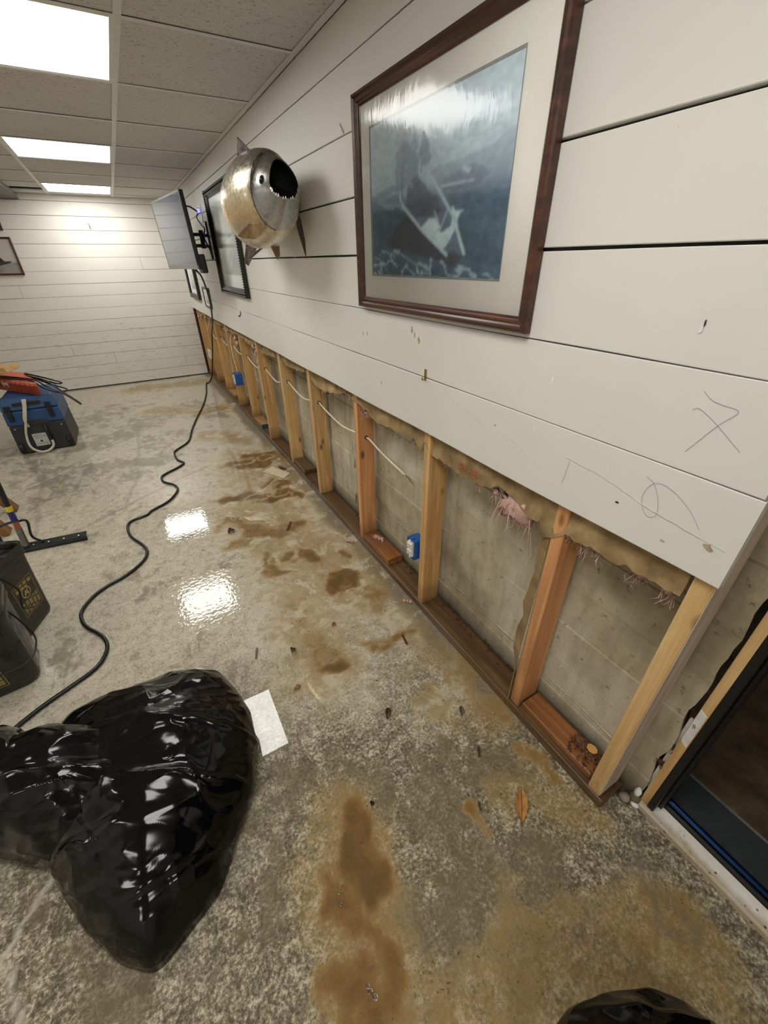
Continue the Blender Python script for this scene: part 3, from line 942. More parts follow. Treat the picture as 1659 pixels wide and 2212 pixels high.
# loose scraps of pink fibre
for (x, y, z, r_, lab) in ((0.055, 1.64, 0.085, 0.022, 'pink fibreglass scrap lying on the reddish block by the plate'),
                           (-0.03, 1.205, 0.006, 0.012, 'small pale pink fibre scrap on the floor against the plate, below the knotty stud'),
                           (-0.055, 1.80, 0.006, 0.014, 'pinkish brown fibre scrap on the wet floor below the red stud')):
    b = MB()
    fluff(b, [(x, y, z), (x + 0.01, y - r_ * 0.9, z - 0.002), (x - .01, y + r_ * .8, z)], r_, n=18, hang=r_ * 1.1, seed=int(y * 100))
    v = np.array(b.v)
    v[:, 2] = np.maximum(v[:, 2], (0.079 if z > 0.05 else 0.0015))
    b.v = [tuple(q) for q in v]
    b.build('insulation_scrap', M['pink'], smooth=True, label=lab, cat='insulation', group='loose pink scraps')

# ------------------------------------------------------------------ blocks nailed on the plate
for (y0, y1, h, x0, mt, lab, end) in ((1.45, 1.735, 0.038, 0.006, 'sill_red', 'reddish wet lumber block on the plate, pink scrap on top', None),
                                      (2.70, 2.948, 0.036, 0.008, 'sill', 'short brown wet block on the plate in the middle of the wall', None),
                                      (3.86, 4.15, 0.036, 0.006, 'stud', 'pale block on the plate with a dark blue painted end', 'blue'),
                                      (5.08, 5.38, 0.036, 0.008, 'stud', 'pale short block on the plate under the far blue box', None)):
    r = empty('wood_block', (0.05, (y0 + y1) / 2, 0.04), lab, 'wood block', 'lumber blocks on the plate')
    b = MB()
    b.box(x0, x0 + 0.088, y0, y1, 0.0405, 0.0405 + h)
    b.build('lumber', M[mt], r, bevel=0.003)
    if end:
        M['bluepaint'] = plain('dark_blue_paint', (44, 66, 92), 0.7)
        b = MB()
        b.box(x0 - 0.001, x0 + 0.089, y0 - 0.001, y0 + 0.012, 0.0402, 0.0415 + h)
        b.build('painted_end', M['bluepaint'], r, label='dark blue end')

# ------------------------------------------------------------------ electrical boxes and cable
M['bluebox'] = plain('blue_box_plastic', (36, 92, 166), 0.45, var=0.1)
M['outlet'] = plain('outlet_plastic', (228, 226, 216), 0.4, var=0.05)
M['slot'] = plain('outlet_slot', (30, 28, 26), 0.6)
M['nm'] = plain('white_cable_jacket', (226, 216, 194), 0.5, var=0.08)
M['screw'] = plain('screw_steel', (190, 186, 176), 0.3, 0.9)


def outlet_box(y0, y1, z0, z1, x0, lab, grp='outlet boxes on the studs', depth=0.06, mt='bluebox'):
    r = empty('electrical_box', (x0, (y0 + y1) / 2, z0), lab, 'electrical box', grp)
    b = MB()
    t = 0.003
    xa, xb = x0, x0 + depth
    b.box(xb - t, xb, y0, y1, z0, z1)
    b.box(xa, xb - t, y0, y0 + t, z0, z1)
    b.box(xa, xb - t, y1 - t, y1, z0, z1)
    b.box(xa, xb - t, y0 + t, y1 - t, z0, z0 + t)
    b.box(xa, xb - t, y0 + t, y1 - t, z1 - t, z1)
    ym = (y0 + y1) / 2
    b.box(xa + .004, xa + 0.02, ym - 0.008, ym + 0.008, z1, z1 + 0.006)
    b.box(xa + .004, xa + 0.02, ym - 0.008, ym + 0.008, z0 - 0.006, z0)
    b.build('box', M[mt], r, bevel=0.0015)
    b = MB()
    b.box(xa - 0.003, xa + 0.02, ym - 0.019, ym + 0.019, z0 + 0.012, z1 - 0.012)
    b.box(xa - 0.0045, xa, ym - 0.006, ym + 0.006, z0 + 0.002, z1 - 0.002)
    for zc in (z0 + (z1 - z0) * .31, z0 + (z1 - z0) * .69):
        b.box(xa - 0.009, xa, ym - 0.0165, ym + 0.0165, zc - 0.014, zc + 0.014)
    b.build('outlet', M['outlet'], r, bevel=0.002)
    b = MB()
    for zc in (z0 + (z1 - z0) * .31, z0 + (z1 - z0) * .69):
        b.box(xa - 0.0096, xa - .008, ym - 0.008, ym - 0.006, zc - 0.002, zc + 0.006)
        b.box(xa - 0.0096, xa - .008, ym + 0.006, ym + 0.008, zc - 0.002, zc + 0.006)
        b.box(xa - 0.0096, xa - .008, ym - 0.002, ym + 0.002, zc - 0.009, zc - 0.005)
    b.build('slots', M['slot'], r, kind='stuff')


outlet_box(1.178, 1.236, 0.272, 0.372, -0.02, 'blue outlet box with white sockets beside the knotty stud')
outlet_box(4.565, 4.68, 0.30, 0.415, -0.03, 'far blue double box seen from its side, on an orange stud', depth=0.075)
outlet_box(6.40, 6.56, 0.26, 0.37, 0.02, 'white socket near the far corner of the stud wall', depth=0.03, mt='outlet')

holes = [(y - 0.038, 0.664 + 0.008 * math.sin(i * 2.1)) for i, y in enumerate(STUDS) if 2 < i]
b = MB()
path = []
prev = None
for i, y in reversed(list(enumerate(STUDS))):
    if i < 3 or i > 10: continue
    z = 0.668 + 0.012 * math.sin(i * 1.7)
    path += [(0.05, y + 0.004, z - 0.002), (0.047, y - 0.042, z)]
    nxt = STUDS[i - 1]
    gap = y - 0.042 - nxt
    if i > 3:
        path += [(0.036, y - 0.042 - gap * .3, z - 0.018), (0.034, y - 0.042 - gap * .65, z - 0.034)]
path += [(0.03, 1.66, 0.672), (0.024, 1.55, 0.655), (0.028, 1.43, 0.632), (0.034, 1.345, 0.615)]
b.tube(smooth_path(path, 4), 0.0048, 8)
cab = b.build('electrical_cable', M['nm'], smooth=True, label='white electrical cable threaded through holes in the studs', cat='cable')
b = MB()
for i in range(14):
    a = Vector((0.034, 1.345, 0.615))
    e = a + Vector((random.uniform(-.01, .02), -random.uniform(.03, .12), -random.uniform(.0, .09)))
    w = Vector((0, .0015, .0015))
    b.add([a - w, a + w, (a + e) / 2 + w, (a + e) / 2 - w, e], [(0, 1, 2, 3), (3, 2, 4)])
b.build('torn_sheath', M['kraft'], cab, label='frayed paper end')
# cable drop into the far blue box, and one looped stub
b = MB()
b.tube(smooth_path([(0.045, 4.70, 0.80), (0.02, 4.70, 0.70), (0.015, 4.67, 0.56), (0.02, 4.63, 0.423)], 6), 0.0045, 7)
b.build('electrical_cable', M['nm'], smooth=True, label='white cable dropping into the far blue box', cat='cable')
b = MB()
b.tube(smooth_path([(0.04, 5.975, 0.665), (-0.005, 5.9, 0.69), (-0.012, 5.82, 0.72), (0.01, 5.75, 0.80), (0.02, 5.74, 0.87)], 6), 0.0045, 7)
b.build('electrical_cable', M['nm'], smooth=True, label='looped white cable stub near the far corner', cat='cable')
# bored holes in the studs show as dark discs round the cable: short dark sleeves
b = MB()
for i, y in enumerate(STUDS):
    if 3 <= i <= 9:
        z = 0.668 + 0.012 * math.sin(i * 1.7)
        b.tube([(0.047, y - 0.0375, z), (0.047, y - 0.0386, z)], 0.0105, 10)
b.build('bore_hole', M['slot'], wallr, kind='stuff', label='dark bored holes in the studs')

# ------------------------------------------------------------------ pictures on the right wall
M['mahog'] = wood('mahogany_frame', (98, 58, 38), (52, 29, 20), 'y', rough=0.28, knots=False)
M['mat'] = plain('cream_mat_board', (246, 243, 234), 0.8, var=0.04, scale=4)
M['bevelcut'] = plain('mat_bevel', (170, 172, 170), 0.8)
m = N('picture_glass')
tr = m.node('ShaderNodeBsdfTransparent')
gl = m.node('ShaderNodeBsdfGlossy')
gl.inputs['Roughness'].default_value = 0.11
fr = m.node('ShaderNodeFresnel')
fr.inputs['IOR'].default_value = 1.45
bn = m.bump(m.noise(m.pos((1, 3, 1)), 7, 4, 0.6), 0.12, 0.01)
m.link(bn, gl.inputs['Normal'])
mx = m.node('ShaderNodeMixShader')
m.link(fr.outputs[0], mx.inputs[0]); m.link(tr.outputs[0], mx.inputs[1]); m.link(gl.outputs[0], mx.inputs[2])
m.link(mx.outputs[0], m.t.nodes['Material Output'].inputs[0])
M['glass'] = m.mat
m = N('painted_print')
at = m.node('ShaderNodeAttribute'); at.attribute_name = 'paint'
M['print'] = m.set(base=at.outputs['Color'], rough=0.7)
M['blackframe'] = plain('black_carved_wood', (26, 24, 22), 0.35, var=0.3, scale=60)
M['grey_print'] = plain('faded_print', (206, 210, 208), 0.7, var=0.06, scale=6)


def rect_frame(mb, y0, y1, z0, z1, prof, T=None):
    """prof: list of (inset, x) across the moulding"""
    loops = [[(x, y0 + i, z0 + i), (x, y1 - i, z0 + i), (x, y1 - i, z1 - i), (x, y0 + i, z1 - i)] for i, x in prof]
    vs = [p for l in loops for p in l]
    if T is not None: vs = [T @ Vector(p) for p in vs]
    fs = []
    for a in range(len(loops) - 1):
        for k in range(4):
            k2 = (k + 1) % 4
            fs.append((a * 4 + k, a * 4 + k2, (a + 1) * 4 + k2, (a + 1) * 4 + k))
    return mb.add(vs, fs)


def poly_mask(u, v, poly):
    inside = np.zeros(u.shape, bool)
    n = len(poly)
    for i in range(n):
        x1, y1 = poly[i]; x2, y2 = poly[(i + 1) % n]
        c_ = ((y1 > v) != (y2 > v)) & (u < (x2 - x1) * (v - y1) / ((y2 - y1) if y2 != y1 else 1e-9) + x1)
        inside ^= c_
    return inside


def painting_mesh(name, y0, y1, z0, z1, x, parent, paint, nu=210, nv=140):
    """flat print whose colours are vertex paint; u runs from the far (large y) side to the near side"""
    U, V = np.meshgrid(np.linspace(0, 1, nu), np.linspace(0, 1, nv), indexing='ij')
    colr = paint(U, V)
    b = MB()
    b.grid(np.stack([np.full_like(U, x), y1 + (y0 - y1) * U, z0 + (z1 - z0) * V], -1))
    o = b.build(name, M['print'], parent)
    a = o.data.color_attributes.new('paint', 'FLOAT_COLOR', 'POINT')
    c4 = np.concatenate([np.clip(colr, 0, 1), np.ones(U.shape + (1,))], -1)
    a.data.foreach_set('color', c4.reshape(-1).astype(np.float32))
    return o


def L3(*c):
    return np.array(lin(*c)[:3])


def boat_paint(u, v):
    uu = u + (fbm(u * 16, v * 16, 3, 3) - .5) * 0.045
    vv = v + (fbm(u * 16, v * 16, 3, 6) - .5) * 0.045
    n1 = fbm(u * 5, v * 5, 4, 1)[..., None]
    n2 = fbm(u * 24, v * 34, 4, 2)[..., None]
    sky = L3(150, 168, 178) * (1 - v[..., None]) * 0.9 + L3(186, 198, 204) * v[..., None] + (n1 - .5) * 0.22
    sea = L3(70, 92, 108) * (0.6 + 0.8 * n2) + (n1 - .5) * 0.05
    t = sstep(0.56, 0.44, v + (u - .5) * 0.1)[..., None] if False else (1 - sstep(0.44, 0.60, v))[..., None]
    c = sky * (1 - t) + sea * t

    def fill(poly, col, a=1.0, nz=0.25, w=True):
        mk = poly_mask(uu if w else u, vv if w else v, poly).astype(float)[..., None] * a
        return c * (1 - mk) + np.array(col) * (1 - nz / 2 + nz * n2) * mk
    c = fill([(0.5, 0.62), (0.73, 0.65), (0.8, 0.66), (1.0, 0.70), (1.0, 0.46), (0.61, 0.52)], L3(108, 124, 138), 0.6)
    c = fill([(0.0, 0.56), (0.2, 0.60), (0.28, 0.58), (0.28, 0.48), (0.0, 0.46)], L3(92, 112, 126), 0.6)
    c = fill([(0.6, 0.54), (0.72, 0.61), (0.78, 0.61), (0.9, 0.54), (0.8, 0.49), (0.62, 0.5)], L3(92, 102, 118), 0.75)
    c = fill([(0.72, 0.61), (0.75, 0.62), (0.79, 0.59), (0.76, 0.57)], L3(186, 198, 206), 0.8)
    c = fill([(0.24, 0.78), (0.30, 0.83), (0.34, 0.82), (0.43, 0.73), (0.45, 0.56), (0.37, 0.53), (0.24, 0.54)], L3(104, 118, 132), 0.75)
    c = fill([(0.37, 0.80), (0.39, 0.87), (0.42, 0.80), (0.42, 0.72)], L3(124, 140, 152), 0.7)
    c = fill([(0.43, 0.73), (0.455, 0.84), (0.5, 0.80), (0.52, 0.67), (0.46, 0.64)], L3(88, 106, 122), 0.8)
    c = fill([(0.04, 0.525), (0.39, 0.575), (0.36, 0.535), (0.19, 0.53)], L3(160, 176, 184), 0.7)
    c = fill([(0.05, 0.525), (0.4, 0.455), (0.38, 0.43), (0.2, 0.46)], L3(148, 164, 174), 0.6)
    c = fill([(0.66, 0.14), (0.63, 0.09), (0.55, 0.12), (0.39, 0.17), (0.25, 0.17), (0.13, 0.24), (0.22, 0.30), (0.34, 0.42), (0.48, 0.30)], L3(62, 66, 78), 0.95)
    c = fill([(0.31, 0.48), (0.5, 0.46), (0.63, 0.45), (0.69, 0.36), (0.72, 0.27), (0.77, 0.15), (0.66, 0.16), (0.48, 0.3)], L3(98, 114, 128), 0.9)
    c = fill([(0.34, 0.57), (0.46, 0.58), (0.5, 0.53), (0.58, 0.49), (0.62, 0.39), (0.5, 0.38), (0.41, 0.38), (0.34, 0.46)], L3(76, 84, 98), 0.85, 0.6)
    c = fill([(0.36, 0.60), (0.42, 0.63), (0.46, 0.58), (0.42, 0.55)], L3(70, 80, 92), 0.7)
    c = fill([(0.66, 0.14), (0.78, 0.15), (0.76, 0.12), (0.7, 0.07), (0.64, 0.10)], L3(72, 74, 84), 1)
    c = fill([(0.46, 0.32), (0.5, 0.36), (0.55, 0.36), (0.59, 0.34), (0.61, 0.29), (0.55, 0.28), (0.48, 0.30)], L3(182, 200, 204), 1)
    c = fill([(0.48, 0.29), (0.55, 0.285), (0.62, 0.28), (0.67, 0.305), (0.69, 0.35), (0.685, 0.43), (0.71, 0.385), (0.76, 0.39), (0.73, 0.35), (0.7, 0.28), (0.66, 0.22), (0.63, 0.175), (0.57, 0.22)], L3(176, 196, 202), 1, 0.4)
    for line, wd, col in (([(0.28, 0.53), (0.31, 0.46), (0.47, 0.30), (0.66, 0.145)], 0.009, L3(176, 192, 200)),
                          ([(0.46, 0.66), (0.53, 0.59), (0.62, 0.46), (0.69, 0.36), (0.715, 0.31)], 0.0085, L3(166, 184, 192)),
                          ([(0.71, 0.31), (0.775, 0.15)], 0.009, L3(176, 192, 200)), ([(0.6, 0.53), (0.8, 0.525)], 0.005, L3(170, 184, 192)),
                          ([(0.56, 0.40), (0.61, 0.30), (0.65, 0.40)], 0.005, L3(150, 166, 176)), ([(0.30, 0.48), (0.30, 0.70)], 0.004, L3(80, 96, 112))):
        mk = (1 - sstep(wd * .6, wd * 1.4, seg_dist(u, v * 0.9, [(a, b_ * 0.9) for a, b_ in line])))[..., None]
        c = c * (1 - mk) + col * mk
    # foam and wave crests
    rid = 1 - np.abs(fbm(u * 9, v * 15 + u * 4, 4, 12) - .5) * 2
    fm = sstep(0.87, 0.97, rid) * poly_mask(uu, vv, [(0.03, 0.2), (0.2, 0.2), (0.4, 0.17), (0.6, 0.12), (0.8, 0.08), (1.0, 0.03), (1.0, 0), (0, 0)])
    f2 = sstep(0.93, 0.99, rid) * (u > 0.78) * (v < 0.42) * 0.18
    mk = np.maximum(fm, f2)[..., None] * 0.8
    c = c * (1 - mk) + L3(166, 190, 198) * mk
    fog = (sstep(0.38, 0.85, v) * (0.35 + 0.35 * fbm(u * 3, v * 3, 3, 61)))[..., None]
    c = c * (1 - fog) + L3(168, 182, 190) * fog
    brush = fbm(u * 40 + v * 20, v * 60 - u * 10, 3, 71)[..., None]
    c = c * (0.82 + 0.36 * brush) + 0.02
    for _ in range(2):       # soft brushwork edges
        q = np.pad(c, ((1, 1), (1, 1), (0, 0)), mode='edge')
        c = (q[1:-1, 1:-1] * 2 + q[:-2, 1:-1] + q[2:, 1:-1] + q[1:-1, :-2] + q[1:-1, 2:]) / 6
    return np.clip(c * 1.6, 0, 0.95)


x0 = -0.0215
pic = empty('framed_picture', (x0, 1.154, 1.268), 'large mahogany-framed sea print of a rowing boat, nearest on the wall', 'picture')
b = MB()
rect_frame(b, 0.7285, 1.5795, 1.268, 1.860, [(0, x0), (0, -0.040), (0.003, -0.045), (0.010, -0.047), (0.0135, -0.041), (0.018, -0.039), (0.0225, -0.040), (0.026, -0.036), (0.029, -0.035), (0.034, -0.031), (0.034, x0)])
b.build('frame', M['mahog'], pic)
b = MB(); b.box(x0 + 0.0005, x0 + 0.002, 0.735, 1.573, 1.275, 1.853); b.build('backing', M['dark_gap'], pic)
b = MB()
rect_frame(b, 0.757, 1.551, 1.297, 1.831, [(0, -0.0265), (0.0, -0.0285), (0.078, -0.0285)], None)
b = MB()
Y0, Y1, Z0, Z1 = 0.757, 1.551, 1.297, 1.831
y0, y1, z0, z1 = 0.843, 1.490, 1.372, 1.770
for a in ((Y0, y0, Z0, Z1), (y1, Y1, Z0, Z1), (y0, y1, Z0, z0), (y0, y1, z1, Z1)):
    b.box(-0.0285, -0.0262, *a)
b.build('mat', M['mat'], pic)
b = MB()
rect_frame(b, y0 - .0006, y1 + .0006, z0 - .0006, z1 + .0006, [(0, -0.0288), (0.0055, -0.0262)])
b.build('mat_bevel', M['bevelcut'], pic)
painting_mesh('print', y0, y1, z0, z1, -0.0262, pic, boat_paint)
b = MB(); b.grid(np.array([[(-0.0315, y, z) for z in (1.30, 1.828)] for y in (0.76, 1.548)])); b.build('glass', M['glass'], pic, recalc=False)

# black carved frame behind the fish
pic = empty('framed_picture', (x0, 3.8, 1.2), 'tall black ornate framed pale print, partly hidden behind the fish', 'picture')
Y0, Y1, Z0, Z1 = 3.37, 4.255, 1.19, 1.90
b = MB()
rect_frame(b, Y0, Y1, Z0, Z1, [(0, x0), (0, -0.042), (0.012, -0.052), (0.03, -0.046), (0.045, -0.034), (0.056, -0.030), (0.056, x0)])
b.build('frame', M['blackframe'], pic)
b = MB()     # carved bead ornament round the frame
per = []
for k in range(56):
    t_ = (k + .5) / 56
    per += [(Y0 + (Y1 - Y0) * t_, Z0 + .02), (Y0 + (Y1 - Y0) * t_, Z1 - .02)]
for k in range(44):
    t_ = (k + .5) / 44
    per += [(Y0 + .02, Z0 + (Z1 - Z0) * t_), (Y1 - .02, Z0 + (Z1 - Z0) * t_)]
for (y, z) in per:
    r_ = 0.0075
    b.add([(-0.058, y, z), (-0.046, y - r_, z), (-0.046, y, z - r_), (-0.046, y + r_, z), (-0.046, y, z + r_)], [(0, 1, 2), (0, 2, 3), (0, 3, 4), (0, 4, 1)])
b.build('carving', M['blackframe'], pic, kind='stuff', label='carved bead ornament')


def pale_paint(u, v):
    n1 = fbm(u * 4, v * 5, 4, 21)[..., None]
    c = np.ones(u.shape + (1,)) * L3(240, 244, 242)
    ins = poly_mask(u, v, [(0.16, 0.14), (0.9, 0.14), (0.9, 0.88), (0.16, 0.88)])[..., None]
    pc = L3(222, 228, 224) * (0.8 + 0.35 * n1)
    low = (1 - sstep(0.3, 0.6, v))[..., None]
    pc = pc * (1 - 0.25 * low)
    for ln in ([(0.3, 0.14), (0.6, 0.4)], [(0.45, 0.14), (0.7, 0.32)], [(0.25, 0.5), (0.8, 0.58)]):
        mk = (1 - sstep(0.004, 0.016, seg_dist(u, v, ln)))[..., None] * 0.4
        pc = pc * (1 - mk) + L3(120, 128, 130) * mk
    return c * (1 - ins) + pc * ins


painting_mesh('print', Y0 + .056, Y1 - .056, Z0 + .056, Z1 - .056, -0.026, pic, pale_paint, 60, 60)
g2 = M['glass'].copy()
g2.name = 'old_picture_glass'
for nd in g2.node_tree.nodes:
    if nd.type == 'FRESNEL': nd.inputs['IOR'].default_value = 1.2
b = MB(); b.grid(np.array([[(-0.029, y, z) for z in (Z0 + .056, Z1 - .056)] for y in (Y0 + .056, Y1 - .056)])); b.build('glass', g2, pic, recalc=False)


def small_picture(y0, y1, z0, z1, w, lab, mt, d=0.015):
    pic = empty('framed_picture', (x0, (y0 + y1) / 2, z0), lab, 'picture')
    b = MB()
    rect_frame(b, y0, y1, z0, z1, [(0, x0), (0, x0 - d), (w, x0 - d), (w, x0)])
    b.build('frame', mt, pic)
    painting_mesh('print', y0 + w, y1 - w, z0 + w, z1 - w, x0 - 0.006, pic, pale_paint, 20, 20)
    return pic


small_picture(5.10, 5.45, 0.995, 1.19, 0.016, 'smallest dark framed print, low on the wall beyond the black ornate frame', plain('dark_grey_frame', (60, 60, 60), 0.4))
small_picture(5.74, 6.42, 1.04, 1.50, 0.05, 'black framed print half hidden under the television', M['blackframe'], 0.03)

# ------------------------------------------------------------------ television on its wall arm
M['tvblack'] = plain('television_plastic', (20, 20, 22), 0.35, var=0.2)
M['bezel'] = plain('grey_bezel', (128, 128, 126), 0.35, 0.3)
m = N('screen')
M['screen'] = m.set(base=lin(84, 88, 102), rough=0.06, spec=0.8)  # grey-blue reflection on the dark screen, put into the base colour
tvn, tvf = Vector((-0.245, 3.97, 0)), Vector((-0.365, 4.90, 0))
ay = (tvf - tvn)
Lw = ay.length
ay.normalize()
ax = Vector((0, 0, 1)).cross(ay).normalized()      # screen normal pointing to the room
if ax.x > 0: ax = -ax
az = Vector((0, 0, 1))
TV = Matrix((( -ax.x, ay.x, 0, tvn.x), (-ax.y, ay.y, 0, tvn.y), (0, 0, 1, 1.372), (0, 0, 0, 1)))   # local x: back, y: along, z: up
TV = TV @ Matrix.Rotation(math.radians(-2.5), 4, 'Y')
H = 0.50
tv = empty('television', TV @ Vector((0.03, Lw / 2, 0)), 'switched-off flat television with a grey reflection painted into its screen, angled out on a wall arm', 'television')
b = MB(); b.box(0.004, 0.03, 0, Lw, 0, H, TV); b.box(0.03, 0.06, 0.12, Lw - .12, 0.05, H - .1, TV)
b.build('housing', M['tvblack'], tv, bevel=0.004)
b = MB(); b.box(0.0, 0.004, 0.012, Lw - .012, 0.028, H - .012, TV); b.build('screen', M['screen'], tv)
b = MB()
b.box(-0.002, 0.006, 0, Lw, 0, 0.028, TV)
b.build('bezel', M['bezel'], tv, label='grey lower bezel')
b = MB(); b.box(-0.001, 0.006, 0, Lw, H - .012, H, TV); b.box(-0.001, 0.006, 0, 0.012, 0.028, H - .012, TV); b.box(-0.001, 0.006, Lw - .012, Lw, 0.028, H - .012, TV)
b.build('edge_trim', M['tvblack'], tv)
b = MB(); b.box(0.03, 0.075, 0.0, 0.10, -0.03, 0.10, TV); b.build('speaker_hump', M['tvblack'], tv, bevel=0.01)
arm = empty('tv_wall_mount', (-0.02, 4.62, 1.45), 'black folding wall arm behind the television', 'wall mount')
b = MB(); b.box(-0.034, -0.0205, 4.50, 4.62, 1.44, 1.72); b.build('wall_plate', M['tvblack'], arm, bevel=0.003)
tc = TV @ Vector((0.07, Lw * .5, 0.25))
b = MB()
el = Vector((-0.10, 4.40, 1.60))
for dz in (-0.04, 0.04):
    b.tube([(-0.03, 4.56, 1.58 + dz), (el.x, el.y, 1.58 + dz)], 0.013, 8)
    b.tube([(el.x, el.y, 1.58 + dz), (tc.x, tc.y, 1.58 + dz)], 0.013, 8)
b.tube([(el.x, el.y, 1.52), (el.x, el.y, 1.65)], 0.018, 10)
b.build('folding_arm', M['tvblack'], arm, kind='thing')
bp = [TV @ Vector((0.0605, Lw * .5 - .1, 0.14)), TV @ Vector((0.0605, Lw * .5 + .1, 0.14))]
b = MB(); b.box(0.0605, 0.072, Lw * .5 - .1, Lw * .5 + .1, 0.12, 0.38, TV); b.build('screen_plate', M['tvblack'], arm, bevel=0.002)
# wall socket with a glowing blue plug lamp
so = empty('wall_outlet', (-0.02, 4.66, 1.74), 'white wall outlet with a glowing blue surge plug behind the television', 'outlet')
b = MB(); b.box(-0.0255, -0.0195, 4.62, 4.70, 1.72, 1.85); b.build('cover_plate', M['outlet'], so, bevel=0.002)
m = N('blue_led')
e = m.node('ShaderNodeEmission'); e.inputs[0].default_value = (0.1, 0.1, 1, 1); e.inputs[1].default_value = 6
m.link(e.outputs[0], m.t.nodes['Material Output'].inputs[0])
b = MB(); b.box(-0.046, -0.0258, 4.642, 4.678, 1.785, 1.825); b.build('surge_plug', M['tvblack'], so, bevel=0.004)
b = MB(); b.box(-0.048, -0.0462, 4.645, 4.675, 1.79, 1.82); b.box(-0.046, -0.03, 4.6395, 4.6415, 1.79, 1.82); b.build('indicator_lamp', m.mat, so, label='blue glowing lamp', kind='stuff')
b = MB()
b.tube(smooth_path([(-0.05, 4.66, 1.80), (-0.12, 4.62, 1.83), (-0.19, 4.5, 1.80), (-0.205, 4.45, 1.70), (-0.20, 4.42, 1.62)], 6), 0.007, 8)
b.build('power_cord', M['tvblack'], smooth=True, label='short black power cord arching from blue lit plug to television', cat='cord')
b = MB()
b.tube(smooth_path([(-0.05, 4.655, 1.785), (-0.075, 4.6, 1.75), (-0.07, 4.5, 1.70), (-0.06, 4.42, 1.66), (-0.09, 4.36, 1.6), (-0.06, 4.38, 1.52), (-0.04, 4.46, 1.47)], 6), 0.006, 8)
b.build('power_cord', M['tvblack'], smooth=True, label='looped black cord hanging over the television arm', cat='cord')

# ------------------------------------------------------------------ extension cord down the wall and over the floor
M['cord'] = plain('black_rubber_cord', (18, 18, 20), 0.32, var=0.2)
CORD = [(-0.148, 6.108), (-0.228, 5.624), (-0.343, 5.125), (-0.466, 4.717), (-0.585, 4.297), (-0.657, 3.987), (-0.766, 3.838), (-0.804, 3.766), (-0.797, 3.593), (-0.759, 3.495), (-0.813, 3.425), (-0.906, 3.354), (-0.943, 3.302), (-0.936, 3.208), (-0.872, 3.109), (-0.864, 3.004), (-0.936, 2.869), (-1.044, 2.791), (-1.08, 2.745), (-1.171, 2.715), (-1.194, 2.642), (-1.178, 2.516), (-1.122, 2.384), (-1.105, 2.297), (-1.131, 2.214), (-1.213, 2.127), (-1.299, 2.082), (-1.359, 2.031), (-1.405, 1.948), (-1.406, 1.88), (-1.381, 1.807), (-1.325, 1.72), (-1.301, 1.647), (-1.31, 1.581), (-1.347, 1.524), (-1.432, 1.476), (-1.503, 1.439), (-1.562, 1.40), (-1.60, 1.375), (-1.66, 1.37)]
b = MB()
down = [(-0.20, 4.42, 1.36), (-0.15, 4.52, 1.30), (-0.09, 4.75, 1.12), (-0.055, 5.05, 0.90), (-0.03, 5.45, 0.72), (-0.02, 5.75, 0.5), (-0.03, 5.98, 0.28), (-0.06, 6.08, 0.10), (-0.11, 6.12, 0.012)]
b.tube(smooth_path(down + [(x, y, 0.0088) for x, y in CORD], 5), 0.0082, 8)
b.build('extension_cord', M['cord'], smooth=True, origin=(-0.8, 3.5, 0), label='long black extension cord snaking over the wet floor', cat='cord')

# ------------------------------------------------------------------ mounted fish
m = N('fish_skin')
p = m.pos()
sx = m.sep(p)
hd = m.ramp(sx[1], [(0.0, 0.0), (1.0, 1.0)])
isbody = m.math('GREATER_THAN', m.math('ADD', sx[1], m.math('MULTIPLY', m.noise(p, 30, 2), 0.004)), 1.961)
zz = m.math('MULTIPLY', m.math('SUBTRACT', sx[2], 1.46), 3.0)
side = m.ramp(zz, [(0.12, lin(236, 228, 210)), (0.36, lin(228, 196, 146)), (0.54, lin(226, 210, 180)), (0.7, lin(150, 142, 124)), (0.95, lin(104, 99, 90))])
headc = m.ramp(zz, [(0.1, lin(216, 214, 204)), (0.45, lin(176, 176, 176)), (0.7, lin(140, 138, 132)), (0.95, lin(108, 105, 100))])
sc = m.voronoi(m.pos((1, 1, 1)), 110, 'F1')
c = m.mix(isbody, headc, side)
c = m.mix(m.ramp(sc, [(0.3, 0.0), (0.6, 0.25)]), c, lin(80, 74, 64))
M['fish'] = m.set(base=c, metal=0.6, rough=m.ramp(m.noise(p, 60, 3), [(0.35, 0.2), (0.65, 0.36)]),
                  normal=m.bump(m.math('ADD', m.math('MULTIPLY', sc, 0.3), m.noise(m.pos((1, 1, 0.5)), 130, 3)), 0.14, 0.0025))
M['mouth'] = plain('black_mouth', (8, 8, 8), 0.7)
M['fin'] = plain('brown_fin', (122, 94, 58), 0.3, 0.5, 0.3, 50, 0.4, 90)
M['finsilver'] = plain('silver_fin', (120, 112, 112), 0.25, 0.85, 0.35, 60, 0.8, 70)
M['findark'] = plain('dark_fin', (70, 62, 50), 0.35, 0.4, 0.3, 50)
SEC = [(1.885, -0.186, 1.668, 0.056, 0.078), (1.90, -0.189, 1.664, 0.067, 0.090), (1.93, -0.193, 1.655, 0.080, 0.103), (1.957, -0.198, 1.650, 0.092, 0.122),
       (1.962, -0.200, 1.649, 0.098, 0.127), (2.0, -0.205, 1.645, 0.116, 0.143), (2.06, -0.209, 1.640, 0.136, 0.158), (2.14, -0.212, 1.636, 0.150, 0.168), (2.22, -0.210, 1.638, 0.150, 0.168),
       (2.36, -0.190, 1.64, 0.130, 0.152), (2.5, -0.165, 1.64, 0.100, 0.122),
       (2.66, -0.138, 1.64, 0.066, 0.085), (2.82, -0.110, 1.64, 0.034, 0.048), (2.88, -0.098, 1.64, 0.02, 0.045)]
fish = empty('mounted_fish', (-0.02, 2.3, 1.5), 'big silver and bronze mounted fish with gaping black mouth', 'fish trophy')
NS = 40
P = []
